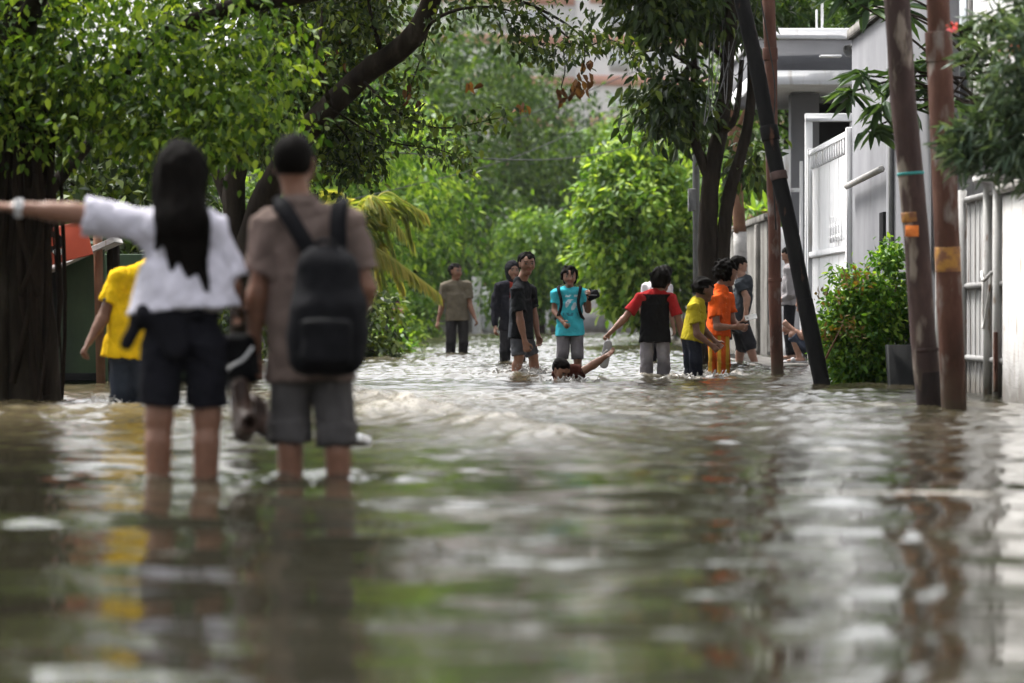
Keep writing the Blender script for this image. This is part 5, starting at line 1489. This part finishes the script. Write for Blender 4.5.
# ================================================================== GROUND AND FLOOD WATER
V = np.array([[-420, -30, -.34], [420, -30, -.34], [420, 430, -.34], [-420, 430, -.34]], float)
tag(mesh_obj('ground', V, [np.array([[0, 1, 2, 3]])], M['soil']), 'ground round the flooded street', None, None, 'structure')
V = np.array([[-4.5, -20, -.328], [3.6, -20, -.328], [3.6, 119.5, -.328], [-4.5, 119.5, -.328]], float)
tag(mesh_obj('road', V, [np.array([[0, 1, 2, 3]])], M['road']), 'asphalt road under the flood', None, None, 'structure')

gw = np.random.default_rng(21)
ys = [4.0]
while ys[-1] < 119.6: ys.append(ys[-1] + max(.028, ys[-1] * .0016))
ys = np.array(ys); nx = 430
u = np.linspace(-1, 1, nx)
xs = 5.2 * u
XX, YY = np.meshgrid(xs, ys)
Z = np.zeros_like(XX)
def comp(lam, amp, spread=.9, mask=1.0, main=None, n=1):
    global Z
    for _ in range(n):
        l = lam * gw.uniform(.75, 1.35)
        th = (main if main is not None else math.pi / 2) + gw.normal() * spread
        k = 2 * math.pi / l
        ph = gw.random() * 6.28
        s = np.sin(k * (XX * math.cos(th) + YY * math.sin(th)) + ph)
        Z += mask * amp * gw.uniform(.6, 1.3) * s
sm = lambda a, b, t: np.clip((t - a) / (b - a), 0, 1) ** 2 * (3 - 2 * np.clip((t - a) / (b - a), 0, 1))
far = sm(14.5, 25, YY); vfar = sm(30, 44, YY)
P3 = np.stack([XX, YY, np.zeros_like(XX)], -1)
patch = .55 + .45 * np.clip(sines(P3, .55, 77) * 1.2, -1, 1)
comp(2.4, .0050, .5, 1, n=7)
comp(1.1, .0019, .8, .8 + .6 * far, n=10)
comp(.55, .0009, 1.0, .8 + 2.0 * far * patch, n=12)
comp(.30, .0004, 1.2, .7 + 3.6 * far * patch, n=14)
comp(.19, .0002, 1.4, .4 + 8.0 * far * patch + 5 * vfar, n=16)
comp(.9, .003, .7, vfar, n=8); comp(.42, .0016, 1.2, vfar, n=10)
# wake sweeping left from the man's legs
def hump(x, y, rx, ry, ang):
    c, s = math.cos(ang), math.sin(ang)
    a = (XX - x) * c + (YY - y) * s; b = -(XX - x) * s + (YY - y) * c
    return np.exp(-(a / rx) ** 2 - (b / ry) ** 2)
wake = hump(-.62, 23.0, .55, .75, -.30) + .75 * hump(-.10, 21.2, .42, .45, -.35) + .55 * hump(-2.6, 23.9, .8, .5, .1) + .3 * hump(-1.0, 26.0, .9, .6, .1)
for t_ in np.linspace(0, 1, 7): wake = np.maximum(wake, (.95 - .3 * t_) * hump(-1.15 + 1.35 * t_, 27.5 - 8.0 * t_, .24, .75, -.1))
tur = sines(P3, 11, 31) * .5 + sines(P3, 24, 32) * .5
Z += wake * (.105 + .05 * tur)
foam = np.clip(wake * 1.15 - .50 + .8 * tur, 0, 1) * .8
# rings and froth round wading legs
for (x, y, a) in LEGS:
    r2 = np.hypot(XX - x, (YY - y) * .8)
    ring = np.exp(-(r2 / .55) ** 2)
    Z += a * .016 * ring * np.cos(r2 * 26) + a * .030 * np.exp(-(r2 / .20) ** 2) * (.4 + .9 * tur)
    if a > .8: foam = np.maximum(foam, np.clip(np.exp(-(r2 / .28) ** 2) * 1.2 * a + tur * .6 - .55, 0, 1))
    else: foam = np.maximum(foam, np.clip(np.exp(-(r2 / .16) ** 2) * 1.1 + tur * .5 - .75, 0, 1) * .7)
crest = sines(P3, 6, 41, stretch=(1, .5, 1)) + .8 * sines(P3, 17, 42)
foam = np.maximum(foam, far * np.clip(crest * patch - 1.25, 0, 1) * .5)
for (x0, x1, yy, a_) in ((1.17, 1.72, 13.75, 1), (.97, 1.10, 13.7, .9), (-.6, -.2, 15.9, .5), (.5, .9, 16.5, .6), (1.4, 2.0, 18.2, .5)):
    foam = np.maximum(foam, a_ * np.exp(-((YY - yy - .03 * np.sin(XX * 9)) / .055) ** 2) * sm(x0 - .05, x0 + .05, XX) * (1 - sm(x1 - .05, x1 + .05, XX)))
edge = sm(4.3, 5.2, np.abs(XX))
Z *= 1 - edge
ny = len(ys)
V = np.stack([XX, YY, Z], -1).reshape(-1, 3)
i = np.arange(ny - 1)[:, None] * nx; j = np.arange(nx - 1)[None, :]
f1 = np.stack([i + j, i + j + 1, i + nx + j + 1, i + nx + j], -1).reshape(-1, 4)
# calm skirt out to the sides and towards the camera
n0 = len(V)
ex = np.array([[-60, -25, 0], [-5.2, -25, 0], [5.2, -25, 0], [60, -25, 0], [-60, 4, 0], [60, 4, 0], [-60, ys[-1], 0], [60, ys[-1], 0]], float)
V = np.concatenate([V, ex])
c00, c10, c01, c11 = 0, nx - 1, (ny - 1) * nx, ny * nx - 1
f2 = np.array([[n0, n0 + 1, c00, n0 + 4], [n0 + 2, n0 + 3, n0 + 5, c10], [n0 + 1, n0 + 2, c10, c00], [n0 + 4, c00, c01, n0 + 6], [c10, n0 + 5, n0 + 7, c11]])
fo = np.concatenate([foam.reshape(-1), np.zeros(8)])
mud = np.concatenate([np.clip(1.1 * wake + far * (1 - .6 * vfar) * np.clip(.42 + .4 * sines(P3, .8, 61) + .25 * sines(P3, 2.6, 62) - .12 * (XX - .3), 0, .8), 0, 1).reshape(-1), np.zeros(8)])
ch = np.concatenate([(.07 + .93 * far).reshape(-1), np.full(8, .1)])

m, nt, out = new_mat('flood_water')
L = nt.links.new
tc = node(nt, 'ShaderNodeTexCoord')
n1 = node(nt, 'ShaderNodeTexNoise', Scale=.5, Detail=4.0); L(tc.outputs['Object'], n1.inputs['Vector'])
r1 = ramp(nt, [(.3, (.016, .016, .010)), (.7, (.032, .029, .019))]); L(n1.outputs['Fac'], r1.inputs['Fac'])
a = node(nt, 'ShaderNodeAttribute', _attribute_name='foam')
n2 = node(nt, 'ShaderNodeTexNoise', Scale=26, Detail=5.0, Roughness=.7); L(tc.outputs['Object'], n2.inputs['Vector'])
add = node(nt, 'ShaderNodeMath', _operation='MULTIPLY_ADD'); L(n2.outputs['Fac'], add.inputs[0]); add.inputs[1].default_value = 1.6; add.inputs[2].default_value = -.55
mul = node(nt, 'ShaderNodeMath', _operation='MULTIPLY', _use_clamp=True); L(a.outputs['Fac'], mul.inputs[0]); L(add.outputs[0], mul.inputs[1])
mulb = node(nt, 'ShaderNodeMath', _operation='MULTIPLY', _use_clamp=True); L(mul.outputs[0], mulb.inputs[0]); mulb.inputs[1].default_value = 2.2
am = node(nt, 'ShaderNodeAttribute', _attribute_name='mud')
mm = node(nt, 'ShaderNodeMix', _data_type='RGBA'); L(am.outputs['Fac'], mm.inputs['Factor']); L(r1.outputs[0], mm.inputs['A']); mm.inputs['B'].default_value = (.098, .078, .043, 1); r1 = mm
mx = node(nt, 'ShaderNodeMix', _data_type='RGBA'); L(mulb.outputs[0], mx.inputs['Factor']); L(mm.outputs['Result'], mx.inputs['A']); mx.inputs['B'].default_value = (.66, .61, .54, 1)
b = node(nt, 'ShaderNodeBsdfPrincipled', IOR=1.33)
b.inputs['Specular IOR Level'].default_value = .5
L(mx.outputs['Result'], b.inputs['Base Color'])
rr = node(nt, 'ShaderNodeMath', _operation='MULTIPLY_ADD'); L(mulb.outputs[0], rr.inputs[0]); rr.inputs[1].default_value = .6; rr.inputs[2].default_value = .035; L(rr.outputs[0], b.inputs['Roughness'])
n3 = node(nt, 'ShaderNodeTexNoise', Scale=13, Detail=6.0, Roughness=.62); L(tc.outputs['Object'], n3.inputs['Vector'])
bp = node(nt, 'ShaderNodeBump', Strength=.6, Distance=.009); L(n3.outputs['Fac'], bp.inputs['Height']); ac = node(nt, 'ShaderNodeAttribute', _attribute_name='chop'); mc = node(nt, 'ShaderNodeMath', _operation='MULTIPLY'); L(ac.outputs['Fac'], mc.inputs[0]); mc.inputs[1].default_value = .6; L(mc.outputs[0], bp.inputs['Strength']); L(bp.outputs[0], b.inputs['Normal'])
L(b.outputs[0], out.inputs['Surface'])
tag(mesh_obj('flood_water', V, [f1, f2], m, None, True, attrs={'foam': fo, 'chop': ch, 'mud': mud}), 'muddy flood water covering the street', None, None, 'structure')

# splashes thrown up by the waders
def splash(name, label, spots, seed):
    gs = np.random.default_rng(seed)
    c0 = np.array(spots[0][0]); lo = np.min([s_[0] for s_ in spots], 0) - [.45, .35, .05]; hi = np.max([s_[0] for s_ in spots], 0) + [.45, .35, .4]
    f = Field(lo, hi, .006)
    for (c, hgt, n, wx) in spots:
        for k in range(n * 2):
            t = gs.random() ** 1.6
            p = np.array(c) + [gs.normal() * wx, gs.normal() * .12, hgt * t * (.6 + .6 * gs.random())]
            f.cap(p, p + gs.normal(size=3) * [.03, .02, .025], max(.0045, gs.uniform(.003, .013) * (1.2 - t)), k=.008)
    V, Q_ = f.mesh()
    o = mesh_obj(name, V, [Q_], M['splash'], None, True, loc=c0)
    return tag(o, label, None, None, 'stuff')
ms, nt, out = new_mat('white_water')
bs = node(nt, 'ShaderNodeBsdfPrincipled', Roughness=.25); bs.inputs['Base Color'].default_value = (.55, .53, .50, 1); bs.inputs['Transmission Weight'].default_value = .5
tcs = node(nt, 'ShaderNodeTexCoord'); ns = node(nt, 'ShaderNodeTexNoise', Scale=40.0); nt.links.new(tcs.outputs['Object'], ns.inputs['Vector'])
bps = node(nt, 'ShaderNodeBump', Strength=.5, Distance=.01); nt.links.new(ns.outputs['Fac'], bps.inputs['Height']); nt.links.new(bps.outputs[0], bs.inputs['Normal'])
nt.links.new(bs.outputs[0], out.inputs['Surface']); M['splash'] = ms
splash('splash', 'white water kicked up by the striding teenager in black', [(at(522, 375, 39), .12, 130, .13), (at(537, 377, 38.7), .07, 60, .08)], 1)
splash('splash', 'white water thrown up by the legs of the person in the yellow jersey', [(at(112, 409, 24.6), .07, 60, .07), (at(100, 413, 24.5), .035, 40, .07)], 2)
splash('splash', 'froth round the legs of the boys in yellow and orange', [(at(690, 378, 37.7), .04, 45, .1), (at(712, 377, 38.5), .05, 45, .1)], 3)
splash('splash', 'froth round the child bent low in the water', [(at(570, 383, 35.4), .05, 60, .16)], 4)


# ================================================================== LIGHT, AIR, CAMERA
SUN_EL, SUN_AZ = 60.0, -42.0            # high on the left
w = bpy.data.worlds.new('World'); scene.world = w; w.use_nodes = True
nt = w.node_tree; nt.nodes.clear()
out = nt.nodes.new('ShaderNodeOutputWorld')
sky = nt.nodes.new('ShaderNodeTexSky'); sky.sky_type = 'NISHITA'; sky.sun_disc = False
sky.sun_elevation = R(SUN_EL); sky.sun_rotation = R(SUN_AZ); sky.air_density = 1.0; sky.dust_density = 6.0; sky.ozone_density = 1.0
hsv = nt.nodes.new('ShaderNodeHueSaturation'); hsv.inputs['Saturation'].default_value = .18
bg = nt.nodes.new('ShaderNodeBackground'); bg.inputs['Strength'].default_value = .11
nt.links.new(sky.outputs[0], hsv.inputs['Color']); nt.links.new(hsv.outputs[0], bg.inputs['Color']); nt.links.new(bg.outputs[0], out.inputs['Surface'])
ld = bpy.data.lights.new('sun', 'SUN'); ld.energy = 1.5; ld.angle = R(14); ld.color = (1, .97, .92)
lo = bpy.data.objects.new('sun', ld); COL.objects.link(lo)
from mathutils import Vector
dv = Vector((math.sin(R(SUN_AZ)) * math.cos(R(SUN_EL)), math.cos(R(SUN_AZ)) * math.cos(R(SUN_EL)), math.sin(R(SUN_EL))))
lo.rotation_euler = (-dv).to_track_quat('-Z', 'Y').to_euler(); lo.location = (0, 0, 30)

HAZE = True
if HAZE:
    m, nt, out = new_mat('haze')
    v = nt.nodes.new('ShaderNodeVolumePrincipled'); v.inputs['Density'].default_value = .00008; v.inputs['Color'].default_value = (.95, .96, .97, 1); v.inputs['Anisotropy'].default_value = .2
    nt.links.new(v.outputs[0], out.inputs['Volume'])
    o = MB().box((-430, -40, -1.5), (430, 440, 42)).build('haze', m)
    tag(o, 'damp hazy air over the flooded street', None, None, 'stuff')

cd = bpy.data.cameras.new('camera'); cam = bpy.data.objects.new('camera', cd); COL.objects.link(cam)
cam.location = (0, 0, CH); cam.rotation_euler = (R(90), 0, 0)
cd.sensor_width = 36; cd.lens = 135.0; cd.shift_y = -(341.5 - HY) / 1024.0
cd.clip_start = .1; cd.clip_end = 2000
cd.dof.use_dof = True; cd.dof.focus_distance = 38.5; cd.dof.aperture_fstop = 2.8; cd.dof.aperture_blades = 9
scene.camera = cam
vs = scene.view_settings
vs.view_transform = 'Standard'; vs.look = 'None'; vs.gamma = 1; vs.exposure = 1.92
cy = scene.cycles
cy.use_denoising = True
cy.max_bounces = 6; cy.diffuse_bounces = 3; cy.glossy_bounces = 3; cy.transmission_bounces = 4; cy.volume_bounces = 1; cy.transparent_max_bounces = 4
cy.caustics_reflective = False; cy.caustics_refractive = False
cy.use_adaptive_sampling = True; cy.adaptive_threshold = .02
